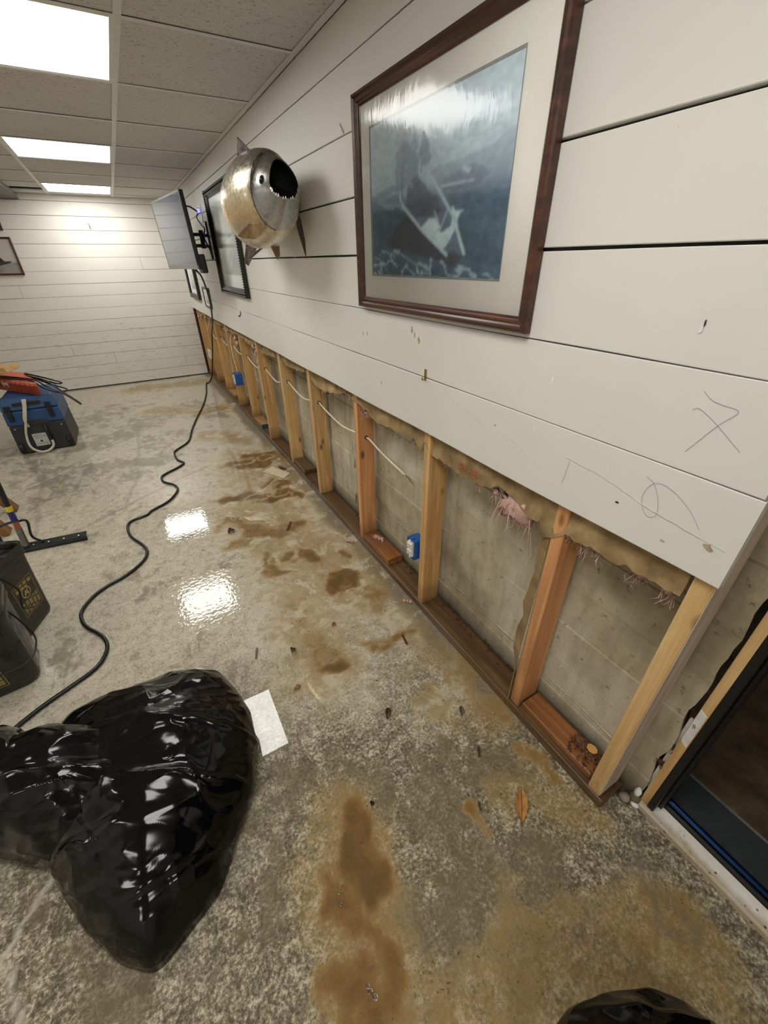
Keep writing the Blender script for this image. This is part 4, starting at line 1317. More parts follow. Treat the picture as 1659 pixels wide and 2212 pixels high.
for (y, cx, cz, hw, hh) in SEC:
    row = []
    for k in range(NS + 1):
        a = 2 * math.pi * (k % NS) / NS
        sa, ca = math.sin(a), math.cos(a)
        ex = hw * (abs(ca) ** 0.92) * (1 if ca >= 0 else -1)
        ez = hh * (abs(sa) ** 0.95) * (1 if sa >= 0 else -1)
        ex *= 1 - 0.28 * max(0, sa) ** 1.3
        yo = 0.0
        if y < 1.95:     # jutting lower jaw, notched corners of the mouth
            yo = -0.028 * max(0, -sa) ** 1.5 * (1.95 - y) / 0.05 + 0.03 * max(0, sa) ** 2 * (1.95 - y) / 0.05
            if sa < -0.2 and y < 1.91: ez += 0.030 * (-sa)
        row.append((cx + ex, y + yo, cz + ez))
    P.append(row)
b = MB()
b.grid(np.array(P))
# scalloped lip teeth on the lower jaw
body = b.build('body', M['fish'], fish, smooth=True)
b = MB()
rim_ = np.array(P[0])
c0 = rim_.mean(0)
inner = [rim_ * 1.0, c0 + (rim_ - c0) * 0.93 + [0, 0.006, 0], c0 + (rim_ - c0) * 1.1 + [0, 0.035, 0], c0 + (rim_ - c0) * 0.9 + [0, 0.085, 0], c0 + (rim_ - c0) * 0.05 + [0, 0.11, 0]]
b.grid(np.array(inner))
b.build('mouth_cavity', M['mouth'], fish, smooth=True, label='black gaping mouth')
b = MB()
for k in range(NS):
    a = 2 * math.pi * k / NS
    if math.sin(a) < -0.25:
        q = Vector(P[0][k])
        h_ = 0.003 + 0.003 * ((k * 7) % 3)
        b.add([q + Vector((-0.005, 0.004, -.002)), q + Vector((0.005, 0.004, -.002)), q + Vector((0, -0.004, -.003)), q + Vector((0, 0.002, h_))], [(0, 1, 3), (1, 2, 3), (2, 0, 3)])
b.build('jaw_teeth', plain('jaw_teeth', (196, 192, 184), 0.3, 0.4), fish, kind='stuff')
b = MB()
ex = Vector((-0.263, 1.918, 1.682))
b.lathe([(0.0, 0.0065), (0.008, 0.005), (0.014, 0.0), (0.016, -0.006)], ex, 16, Matrix(((0.35, 0, -0.85), (0, 1, -0.42), (0.9, 0, 0.3))).to_4x4())
b.build('eye', plain('glass_eye', (30, 28, 26), 0.05), fish, smooth=True)
b = MB()     # gill cover edge
gp = []
for k in range(13):
    a = math.radians(110 + 150 * k / 12)
    gp.append((-0.199 + 0.0955 * math.cos(a), 1.960, 1.650 + 0.1245 * math.sin(a)))
b.tube(gp, 0.0028, 6)
b.build('gill_cover', M['finsilver'], fish, smooth=True)


PECT = [(-0.262, 1.968, 1.578), (-0.262, 1.955, 1.556), (-0.258, 1.945, 1.532), (-0.274, 1.965, 1.512), (-0.296, 2.0, 1.497), (-0.330, 2.06, 1.503), (-0.345, 2.085, 1.512), (-0.325, 2.05, 1.533), (-0.300, 2.01, 1.556)]


def fin(poly, d, mt, name, lab=None):
    b = MB()
    b.prism([Vector(q) for q in poly], d)
    o = b.build(name, mt, fish, bevel=0.001, seg=1)
    if lab: o['label'] = lab


fin([(-0.205, 2.10, 1.785), (-0.232, 2.14, 1.806), (-0.262, 2.17, 1.845), (-0.268, 2.185, 1.79), (-0.270, 2.19, 1.745), (-0.24, 2.18, 1.73)], (0.006, 0.004, 0.0), M['finsilver'], 'dorsal_fin')
fin(PECT, (0.003, 0.004, 0.002), M['fin'], 'pectoral_fin', 'bronze brown fin')
fin([(-0.100, 2.03, 1.60), (-0.07, 2.05, 1.575), (-0.045, 2.09, 1.50), (-0.036, 2.12, 1.425), (-0.055, 2.10, 1.47), (-0.085, 2.07, 1.54)], (0.002, 0.005, 0.002), M['findark'], 'pectoral_fin', 'dark narrow fin')
fin([(-0.205, 2.10, 1.476), (-0.165, 2.10, 1.478), (-0.158, 2.13, 1.44), (-0.165, 2.15, 1.425), (-0.178, 2.13, 1.435)], (0.003, 0.006, 0), M['fin'], 'pelvic_fin')
fin([(-0.225, 2.14, 1.48), (-0.215, 2.15, 1.476), (-0.275, 2.2, 1.43), (-0.287, 2.21, 1.42), (-0.26, 2.18, 1.455)], (0.003, 0.006, 0), M['finsilver'], 'pelvic_fin')
fin([(-0.235, 2.36, 1.53), (-0.16, 2.40, 1.51), (-0.215, 2.5, 1.40), (-0.235, 2.5, 1.415)], (0.003, 0.006, 0), M['finsilver'], 'anal_fin')
fin([(-0.10, 2.86, 1.64), (-0.085, 3.02, 1.78), (-0.075, 3.06, 1.80), (-0.09, 2.96, 1.64), (-0.075, 3.06, 1.48), (-0.085, 3.02, 1.50)], (0.006, 0, 0), M['findark'], 'tail_fin')
b = MB(); b.box(-0.07, -0.0205, 2.2, 2.34, 1.58, 1.70); b.build('mount_block', M['blackframe'], fish, bevel=0.004)

# ------------------------------------------------------------------ far end: pictures, hook, duct, corner strip
M['redframe'] = wood('red_brown_frame', (104, 58, 44), (66, 32, 26), 'z', rough=0.35, knots=False)
TX = Matrix(((0, -1, 0, 0), (1, 0, 0, 0), (0, 0, 1, 0), (0, 0, 0, 1)))


def photo_paint(u, v):
    n1 = fbm(u * 6, v * 6, 4, 41)[..., None]
    c = np.ones(u.shape + (1,)) * L3(196, 192, 184)
    low = (1 - sstep(0.28, 0.36, v + .05 * (n1[..., 0] - .5)))[..., None]
    c = c * (1 - low) + L3(150, 148, 142) * (0.6 + .8 * n1) * low
    for pg, col in (([(0.35, 0.34), (0.55, 0.30), (0.78, 0.36), (0.7, 0.50), (0.60, 0.62), (0.55, 0.72), (0.48, 0.60), (0.38, 0.5)], L3(40, 38, 36)),
                    ([(0.5, 0.30), (0.62, 0.22), (0.85, 0.30), (0.9, 0.36), (0.7, 0.36)], L3(58, 55, 52)), ([(0.0, 0.3), (0.3, 0.34), (0.3, 0.22), (0.0, 0.18)], L3(80, 78, 74))):
        mk = poly_mask(u + .02 * n1[..., 0], v, pg)[..., None].astype(float)
        c = c * (1 - mk) + col * (.7 + .6 * n1) * mk
    return c


def far_picture(xa, xb, z0, z1, w, lab):
    yw = YF - 0.0125
    pic = empty('framed_picture', ((xa + xb) / 2, yw, z0), lab, 'picture')
    T = Matrix(((0, 1, 0, 0), (1, 0, 0, yw), (0, 0, 1, 0), (0, 0, 0, 1)))    # local x (negative = out of the wall) -> world y
    b = MB()
    rect_frame(b, xa, xb, z0, z1, [(0, -0.001), (0, -0.022), (w * .6, -0.025), (w, -0.016), (w, -0.001)], T)
    b.build('frame', M['redframe'], pic)
    U, V = np.meshgrid(np.linspace(0, 1, 50), np.linspace(0, 1, 50), indexing='ij')
    b = MB()
    b.grid(np.stack([xa + w + (xb - xa - 2 * w) * U, np.full_like(U, yw - 0.008), z0 + w + (z1 - z0 - 2 * w) * V], -1))
    o = b.build('print', M['print'], pic)
    a = o.data.color_attributes.new('paint', 'FLOAT_COLOR', 'POINT')
    a.data.foreach_set('color', np.concatenate([photo_paint(U, V), np.ones(U.shape + (1,))], -1).reshape(-1).astype(np.float32))


far_picture(-2.25, -1.722, 1.318, 1.68, 0.018, 'red-brown framed black and white photo on the far wall, lower one')
far_picture(-2.25, -1.752, 1.738, 2.0, 0.018, 'red-brown frame on the far wall, upper one, only its corner in view')
hk = empty('wall_hook', (-0.936, YF - 0.013, 1.79), 'small white hook stuck high on the far plank wall', 'hook')
b = MB()
b.box(-0.955, -0.917, YF - 0.02, YF - 0.013, 1.815, 1.828)
b.build('hook_plate', M['outlet'], hk, bevel=0.003)
b = MB()
b.tube(smooth_path([(-0.936, YF - 0.02, 1.82), (-0.934, YF - 0.045, 1.81), (-0.93, YF - 0.04, 1.775), (-0.928, YF - 0.025, 1.77)], 5), 0.005, 6)
b.build('hook_arm', M['screw'], hk, smooth=True)
M['galv'] = plain('grey_duct_metal', (140, 138, 134), 0.4, 0.4)
dt = empty('ceiling_duct', (-1.83, 6.05, 2.02), 'grey metal duct box under the ceiling by the far wall', 'duct')
b = MB(); b.box(-2.2, -1.512, 5.4, 6.72, 2.028, 2.072); b.build('casing', M['galv'], dt, bevel=0.004)
b = MB(); b.box(-2.21, -1.504, 5.39, 6.725, 2.018, 2.028); b.build('dark_underside', M['tvblack'], dt, bevel=0.001)  # shade on the duct's underside, put in as a black plate
b = MB(); b.box(-1.50, -1.235, 6.24, 6.31, 2.066, 2.0725); b.build('tile_gap_strip', M['slot'], None, label='dark narrow strip for the shaded gap between ceiling tiles beside the duct', cat='ceiling gap')  # dark strip put in for the shaded gap between tiles
M['redpost'] = wood('dark_red_edge', (120, 60, 44), (76, 34, 26), 'z', knots=False)
b = MB(); b.box(-0.018, 0.0, 6.733, 6.7345, 0.02, 0.888); b.build('trim_3', M['redpost'], None, kind='structure', label='dark red raw edge strip in the far corner')

# ------------------------------------------------------------------ nails, hooks and pencil marks on the right wall
M['brass'] = plain('brass_hook', (176, 146, 78), 0.3, 0.9)
hk = empty('wall_hook', (-0.02, 1.146, 1.07), 'small brass hook in the plank joint below the big picture', 'hook')
b = MB()
b.box(-0.0225, -0.0192, 1.142, 1.150, 1.072, 1.108)
b.tube(smooth_path([(-0.021, 1.146, 1.08), (-0.032, 1.146, 1.074), (-0.034, 1.146, 1.084)], 4), 0.002, 6)
b.build('hook_body', M['brass'], hk)
hk = empty('wall_hook', (-0.02, 3.79, 1.03), 'small black hook on the lowest plank beyond the pictures', 'hook')
b = MB()
b.tube(smooth_path([(-0.02, 3.79, 1.075), (-0.024, 3.79, 1.05), (-0.036, 3.785, 1.035), (-0.04, 3.78, 1.048)], 4), 0.004, 6)
b.build('hook_body', M['tvblack'], hk, smooth=True)
hk = empty('wall_hook', (-0.02, 1.92, 1.79), 'thin nail in the plank joint above the fish', 'nail')
b = MB()
b.tube([(-0.0185, 1.69, 1.79), (-0.032, 1.69, 1.815)], 0.0022, 6)
b.build('nail_body', M['screw'], hk)
m = N('pencil')
M['pencil'] = m.set(base=lin(150, 150, 150), rough=0.7)
for nm, pts in (('x', [(0.331, 1.224), (0.315, 1.213), (0.298, 1.209), (0.272, 1.204), (0.292, 1.174), (0.323, 1.116)]), ('x', [(0.337, 1.19), (0.33, 1.195), (0.311, 1.187), (0.283, 1.169), (0.246, 1.143)]),
                ('o', [(0.25, 0.985), (0.275, 1.012), (0.309, 1.034), (0.34, 1.042), (0.358, 1.03), (0.365, 1.0), (0.352, 0.972), (0.338, 0.966), (0.328, 0.978), (0.334, 1.006), (0.352, 1.036), (0.37, 1.045)])):
    b = MB()
    b.tube([Vector((-0.0199, p_.y, p_.z)) for p_ in smooth_path([(0, y, z) for y, z in pts], 6)], 0.0004, 4)
    b.build('pencil_mark', M['pencil'], wallr, label='pencil scribble')
M['tear'] = plain('torn_tape_line', (212, 206, 194), 0.8, var=0.1)
for pts in ([(1.03, 1.055), (0.93, 1.03), (0.84, 1.005)], [(0.80, 1.01), (0.72, 0.995), (0.66, 0.975), (0.62, 0.958)], [(0.56, 1.015), (0.45, 1.005), (0.36, 0.985), (0.28, 0.975), (0.2, 0.968)], [(0.545, 1.01), (0.552, 0.95)]):
    b = MB()
    b.tube([Vector((-0.0198, q_.y, q_.z + random.uniform(-.0012, .0012))) for q_ in smooth_path([(0, y, z) for y, z in pts], 8)], [random.uniform(.0003, .0011) for _ in range(8 * (len(pts) - 1) + 1)], 4)
    b.build('tape_line', M['tear'], wallr, label='torn edge line of old tape')
M['chip'] = plain('chipped_paint', (176, 160, 128), 0.8, var=0.25, scale=90)
M['dent'] = plain('white_filler', (240, 239, 234), 0.5)
rnd = random.Random(5)
for (y, z, w, h, mt) in ((1.194, 1.19, .012, .02, 'chip'), (1.237, 1.222, .010, .022, 'chip'), (1.22, 1.205, .006, .02, 'chip'), (1.596, 1.166, .006, .016, 'chip'), (1.56, 1.17, .005, .015, 'chip'), (0.228, 0.962, .016, .010, 'chip'), (0.222, 0.957, .012, .006, 'chip'),
                         (0.371, 1.317, .006, .016, 'dent'), (0.368, 1.326, .003, .010, 'slot'), (0.639, 1.179, .004, .014, 'dent'), (0.664, 1.054, .004, .012, 'dent'), (0.45, 1.03, .004, .012, 'dent'), (0.41, 0.965, .010, .004, 'slot'), (0.8, 1.02, .003, .004, 'slot'), (0.3, 0.93, .010, .004, 'chip'),
                         (2.2, 1.12, .006, .008, 'chip'), (2.05, 1.2, .004, .008, 'slot'), (1.45, 1.0, .003, .012, 'slot')):
    n = 9
    w, h = w * 0.5, h * 0.55
    poly = [(-0.0193, y + w * (0.6 + .6 * rnd.random()) * math.cos(2 * math.pi * k / n), z + h * (.6 + .6 * rnd.random()) * math.sin(2 * math.pi * k / n)) for k in range(n)]
    b = MB(); b.prism(poly, (-0.0006, 0, 0)); b.build('paint_chip', M[mt], wallr)

# ------------------------------------------------------------------ blue drying machine with the orange foam block on top
M['bluecase'] = plain('blue_machine_shell', (36, 76, 122), 0.42, var=0.12)
M['blackcase'] = plain('black_machine_shell', (44, 45, 48), 0.5, var=0.15)
M['hose'] = plain('white_hose', (206, 198, 180), 0.45, var=0.06)
M['plate'] = plain('grey_rating_plate', (196, 196, 192), 0.4, var=0.08)
mx0, mx1, my0, my1 = -1.972, -1.562, 4.44, 4.92
mc = empty('dehumidifier', ((mx0 + mx1) / 2, (my0 + my1) / 2, 0), 'blue and black portable drying machine on the floor at the left', 'dehumidifier')


def taper(zb, zt, ins0, ins1, front0, front1):
    b = MB()
    b.add([(mx0 + ins0, my0 + front0, zb), (mx1 - ins0, my0 + front0, zb), (mx1 - ins0, my1, zb), (mx0 + ins0, my1, zb),
           (mx0 + ins1, my0 + front1, zt), (mx1 - ins1, my0 + front1, zt), (mx1 - ins1, my1 - front1, zt), (mx0 + ins1, my1 - front1, zt)],
          [(3, 2, 1, 0), (4, 5, 6, 7), (0, 1, 5, 4), (1, 2, 6, 5), (2, 3, 7, 6), (3, 0, 4, 7)])
    return b


taper(0.006, 0.25, 0.0, 0.008, 0.0, 0.004).build('base', M['blackcase'], mc, bevel=0.012, seg=3)
taper(0.25, 0.37, 0.004, 0.01, 0.003, 0.006).build('body', M['bluecase'], mc, bevel=0.01, seg=3)
lid = taper(0.374, 0.475, 0.004, 0.03, 0.004, 0.03).build('lid', M['bluecase'], mc, bevel=0.012, seg=3)
b = MB(); b.box(mx0 + 0.10, mx1 - 0.12, my0 + 0.0, my0 + 0.012, 0.412, 0.436); b.build('handle_recess', M['slot'], lid, label='dark hand grip slot')
b = MB(); b.prism([(mx0 + 0.09, my0 - 0.003, 0.24), (mx0 + 0.13, my0 - 0.003, 0.285), (mx1 - 0.14, my0 - 0.003, 0.285), (mx1 - 0.10, my0 - 0.003, 0.24)], (0, 0.02, 0)); b.build('front_panel', M['blackcase'], mc, bevel=0.004)
for xk in (mx0 + 0.055, mx1 - 0.075):
    b = MB(); b.box(xk - 0.02, xk + 0.02, my0 - 0.012, my0 + 0.004, 0.36, 0.42)
    lt = b.build('latch', M['tvblack'], mc, bevel=0.003)
    b = MB(); b.box(xk - 0.015, xk + 0.018, my0 - 0.018, my0 - 0.002, 0.29, 0.372); b.build('latch_strap', M['tvblack'], lt, bevel=0.006)
for xk in (mx0 + 0.03, mx1 - 0.03):
    b = MB()
    R_ = Matrix.Rotation(math.pi / 2, 4, 'Y')
    b.lathe([(0.005, -0.018), (0.055, -0.018), (0.06, -0.012), (0.06, 0.012), (0.055, 0.018), (0.005, 0.018)], (xk, my0 + 0.04, 0.061), 18, R_)
    b.build('wheel', M['tvblack'], mc, smooth=False)
b = MB(); b.box(mx0 + 0.135, mx0 + 0.235, my0 - 0.003, my0 + 0.002, 0.055, 0.165)
pl = b.build('rating_plate', M['plate'], mc)
b = MB()
for k in range(9):
    z = 0.155 - k * 0.0105
    if 4 <= k <= 6: continue
    b.box(mx0 + 0.143, mx0 + 0.143 + (0.084 if k % 3 else 0.06), my0 - 0.0034, my0 - 0.0028, z - 0.0022, z)
b.lathe([(0.009, 0), (0.009, 0.0005)], (mx0 + 0.185, my0 - 0.0035, 0.098), 14, Matrix.Rotation(math.pi / 2, 4, 'X'))
b.build('plate_text', M['slot'], pl, kind='stuff', label='lines of small print')
for (xk, zk) in ((mx0 + 0.045, 0.225), (mx1 - 0.04, 0.215)):
    b = MB(); b.lathe([(0.006, 0), (0.006, 0.003), (0.002, 0.004)], (xk, my0 - 0.001, zk), 10, Matrix.Rotation(math.pi / 2, 4, 'X')); b.build('screw', M['screw'], mc)
b = MB(); b.tube([(mx1 - 0.16, my0 - 0.012, 0.235), (mx1 - 0.155, my0 - 0.016, 0.17), (mx1 - 0.15, my0 - 0.018, 0.10)], [0.008, 0.012, 0.012], 10); b.build('hose_fitting', M['tvblack'], mc, smooth=True)
b = MB()
b.tube(smooth_path([(mx1 - 0.15, my0 - 0.018, 0.10), (mx1 - 0.155, my0 - 0.03, 0.05), (mx1 - 0.20, my0 - 0.05, 0.018), (mx1 - 0.26, my0 - 0.05, 0.02), (mx0 + 0.10, my0 - 0.04, 0.07), (mx0 + 0.105, my0 - 0.03, 0.17),
                    (mx0 + 0.15, my0 - 0.03, 0.30), (mx0 + 0.185, my0 - 0.02, 0.40), (mx0 + 0.205, my0 - 0.015, 0.465)], 6), 0.0095, 10)
b.tube(smooth_path([(mx0 + 0.145, my0 - 0.012, 0.235), (mx0 + 0.14, my0 - 0.022, 0.30), (mx0 + 0.175, my0 - 0.022, 0.40), (mx0 + 0.19, my0 - 0.015, 0.465)], 6), 0.0095, 10)
b.build('drain_hose', M['hose'], mc, smooth=True, label='looped white hoses')

M['orange'] = plain('orange_foam_shaded', (150, 62, 36), 0.85, var=0.1, scale=20)
M['orange_top'] = plain('orange_foam_lit', (208, 112, 88), 0.8, var=0.08, scale=20)  # same foam in a lighter tone: light on the top put into the colour
oc = Vector((-1.655, 4.432, 0.479))
od, on = Vector((-0.55, 0.835, 0)).normalized(), Vector((0.835, 0.55, 0)).normalized()   # along the long side, and towards its back
od2 = Vector((-0.10, 0.995, 0))
ob = empty('foam_block', (-1.85, 4.75, 0.479), 'orange foam block of stacked interlocking mats on the blue machine', 'foam mats')
E1 = Vector((-0.618, 0.786, 0)) * 0.62
E2 = Vector((-0.09, 0.46, 0))
for lay in range(4):
    outl = []
    n1, n2 = 10, 8
    for k in range(n1):
        for s_, t_ in ((k, 0), (k + .5, 0), (k + .5, 1), (k + 1, 1)):
            outl.append(E1 * (s_ / n1) + Vector((-0.012, -0.012, 0)) * t_ * (lay % 2 == 1 or lay == 3) * 0.7)
    for k in range(n2):
        for s_, t_ in ((k, 0), (k + .5, 0), (k + .5, 1), (k + 1, 1)):
            outl.append(E1 + E2 * (s_ / n2) + Vector((-0.010, 0.010, 0)) * t_ * 0.6)
    for k in range(n1):
        for s_, t_ in ((k, 0), (k + .5, 0), (k + .5, 1), (k + 1, 1)):
            outl.append(E1 * (1 - s_ / n1) + E2 + Vector((0.008, 0.010, 0)) * t_ * 0.7)
    for k in range(n2):
        for s_, t_ in ((k, 0), (k + .5, 0), (k + .5, 1), (k + 1, 1)):
            outl.append(E2 * (1 - s_ / n2) + Vector((0.012, -0.002, 0)) * t_ * 0.8)
    z0_ = 0.0 + lay * 0.0245
    b = MB()
    b.prism([oc + q + Vector((0, 0, z0_)) for q in outl], (0, 0, 0.024))
    b.build('mat_layer', M['orange_top'] if lay == 3 else M['orange'], ob, bevel=0.0015, seg=1)
b = MB()
q = oc + E1 * 0.70
nrm = Vector((-0.786, -0.618, 0))
b.obox(q + Vector((0, 0, 0.055)) + nrm * 0.0005, E1.normalized() * 0.045, nrm * 0.001, Vector((0, 0, 0.022)))
b.build('paper_label', M['plate'], ob, label='small white label')

# black cord coil thrown over the orange mats
b = MB()
zt = 0.579
rp = lambda s, t, z: tuple(oc + E1 * s + E2 * t + Vector((0, 0, z - oc.z)))
b.tube(smooth_path([rp(0.98, .3, zt + .09), rp(0.75, .45, zt + .10), rp(0.66, .35, zt + .05), rp(0.95, .2, zt + .01), rp(0.55, .25, zt + .006), rp(0.2, .3, zt + .006), rp(-0.05, .2, zt + .01), (-1.60, 4.50, 0.53), (-1.50, 4.47, 0.46), (-1.44, 4.45, 0.40), (-1.405, 4.44, 0.36),
                    (-1.42, 4.45, 0.385), (-1.50, 4.49, 0.47), (-1.60, 4.55, 0.57), rp(0.06, .45, zt + .02), rp(0.10, .55, zt + .03), (-1.60, 4.62, 0.575), (-1.50, 4.60, 0.53), (-1.54, 4.57, 0.535), rp(0.02, .5, zt + .012), (-1.57, 4.56, 0.53), (-1.47, 4.52, 0.485), (-1.53, 4.5, 0.47), (-1.62, 4.49, 0.52), rp(.05, .12, zt + .006), rp(.4, .1, zt + .006), rp(0.9, .06, zt + .006)], 5), 0.0065, 7)
b.build('cord_coil', M['cord'], smooth=True, label='tangled black cord lying over the orange mats', cat='cord')
# wooden stand resting at the picture edge
ws = empty('wooden_stand', (-1.95, 4.78, 0.585), 'pale lumber stand on the orange mats, cut by the left edge', 'wooden stand')
b = MB(); b.obox(Vector((-1.955, 4.74, 0.640)), Vector((0.16, -0.10, 0.045)), Vector((0.03, 0.10, 0)), Vector((-0.006, 0.0, 0.02))); b.build('board', M['scrapw'], ws, bevel=0.003)
b = MB(); b.obox(Vector((-1.99, 4.78, 0.87)), Vector((0.05, -0.01, 0)), Vector((0.01, 0.03, 0)), Vector((-0.05, 0, 0.2))); b.build('post', M['scrapw'], ws, bevel=0.003)

# ------------------------------------------------------------------ sawhorse legs, squeegee, pails
sh = empty('sawhorse', (-2.1, 3.12, 0), 'brown wooden sawhorse, only slanting leg ends in view', 'sawhorse')
for (x, y, tx, ty) in ((-1.855, 3.30, -2.12, 3.26), (-1.845, 2.97, -2.12, 3.0), (-2.42, 3.30, -2.16, 3.26), (-2.42, 2.97, -2.16, 3.0)):
    b = MB()
    d = Vector((tx - x, ty - y, 0.62))
    b.obox(Vector((x, y, 0.008)) + d / 2, d / 2 * 1.0, Vector((0.018, 0.002, 0.0)), Vector((0, 0.042, 0)))
    v = np.array(b.v); v[:, 2] = np.maximum(v[:, 2], 0.001); b.v = [tuple(q_) for q_ in v]
    b.build('leg', M['brownw'], sh, bevel=0.002)
b = MB(); b.box(-2.16, -2.12, 2.85, 3.45, 0.60, 0.69); b.build('beam', M['brownw'], sh, bevel=0.002)

sq = empty('floor_squeegee', (-1.7, 2.67, 0), 'wide black floor squeegee with taped wooden handle by the pails', 'squeegee')
A = Vector((-2.0, 2.715, 0)); B = Vector((-1.408, 2.648, 0))
u = (B - A).normalized(); w = Vector((-u.y, u.x, 0))
b = MB(); b.obox((A + B) / 2 + Vector((0, 0, 0.014)) - w * 0.012, (B - A) / 2, w * 0.008, Vector((0, 0, 0.0135))); b.build('rubber_blade', M['tvblack'], sq, bevel=0.002)
b = MB(); b.obox((A + B) / 2 + Vector((0, 0, 0.030)), (B - A) / 2, w * 0.022 + Vector((0, 0, .01)), Vector((0, 0, 0.003)) - w * .001); b.build('channel', plain('dark_steel', (74, 77, 80), 0.35, 0.7), sq, bevel=0.001)
for k in range(8):
    q = A + (B - A) * (0.06 + 0.125 * k) + Vector((0, 0, 0.034)) - w * 0.004
    b = MB(); b.lathe([(0.006, 0), (0.005, 0.004), (0.002, 0.006)], q, 8); b.build('bolt', M['screw'], sq)
mid = Vector((-1.705, 2.685, 0.03))
b = MB()
b.tube(smooth_path([B + (A - B) * 0.36 + Vector((0, 0, .04)), B + (A - B) * 0.42 + Vector((0, 0, .09)), mid + Vector((0.06, .0, .155)), mid + Vector((0.02, 0, .165)), mid + Vector((-0.03, 0, .165)), mid + Vector((-0.08, 0, .14)), A + (B - A) * 0.34 + Vector((0, 0, .06)), A + (B - A) * 0.32 + Vector((0, 0, .04))], 6), 0.007, 8)
b.build('brace', M['tvblack'], sq, smooth=True)
hb, ht = Vector((-1.703, 2.68, 0.04)), Vector((-1.64, 2.66, 0.86))
hp = lambda t: hb + (ht - hb) * t
for t0, t1, r_, mt, nm in ((0, 0.14, 0.0165, plain('grey_ferrule', (120, 118, 112), 0.4, 0.6), 'ferrule'), (0.13, 0.20, 0.0145, wood('orange_handle', (176, 106, 64), (140, 76, 42), 'z', knots=False), 'handle'), (0.20, 0.28, 0.0155, plain('blue_tape', (38, 34, 110), 0.4), 'blue_tape'),
                           (0.28, 0.32, 0.0155, plain('yellow_tape', (226, 196, 40), 0.4), 'yellow_tape'), (0.32, 1.0, 0.0145, M['tvblack'], 'grip')):
    b = MB(); b.tube([hp(t0), hp(t1)], r_, 12); b.build(nm, mt, sq, smooth=False)

m = N('dirty_black_plastic')
p = m.pos()
dn = m.noise(p, 12, 6, 0.75)
c = m.ramp(dn, [(0.45, lin(26, 26, 24)), (0.68, lin(60, 56, 46))])
M['pail'] = m.set(base=c, rough=m.ramp(dn, [(0.4, 0.22), (0.65, 0.6)]), normal=m.bump(m.noise(p, 60, 3), 0.1, 0.002))
M['gold'] = plain('gold_warning_print', (196, 170, 92), 0.5, var=0.1)


def rrect(hx, hy, r, n=6):
    out = []
    for cx_, cy_, a0 in ((hx - r, hy - r, 0), (-hx + r, hy - r, 90), (-hx + r, -hy + r, 180), (hx - r, -hy + r, 270)):
        for k in range(n + 1):
            a = math.radians(a0 + 90 * k / n)
            out.append((cx_ + r * math.cos(a), cy_ + r * math.sin(a)))
    return out


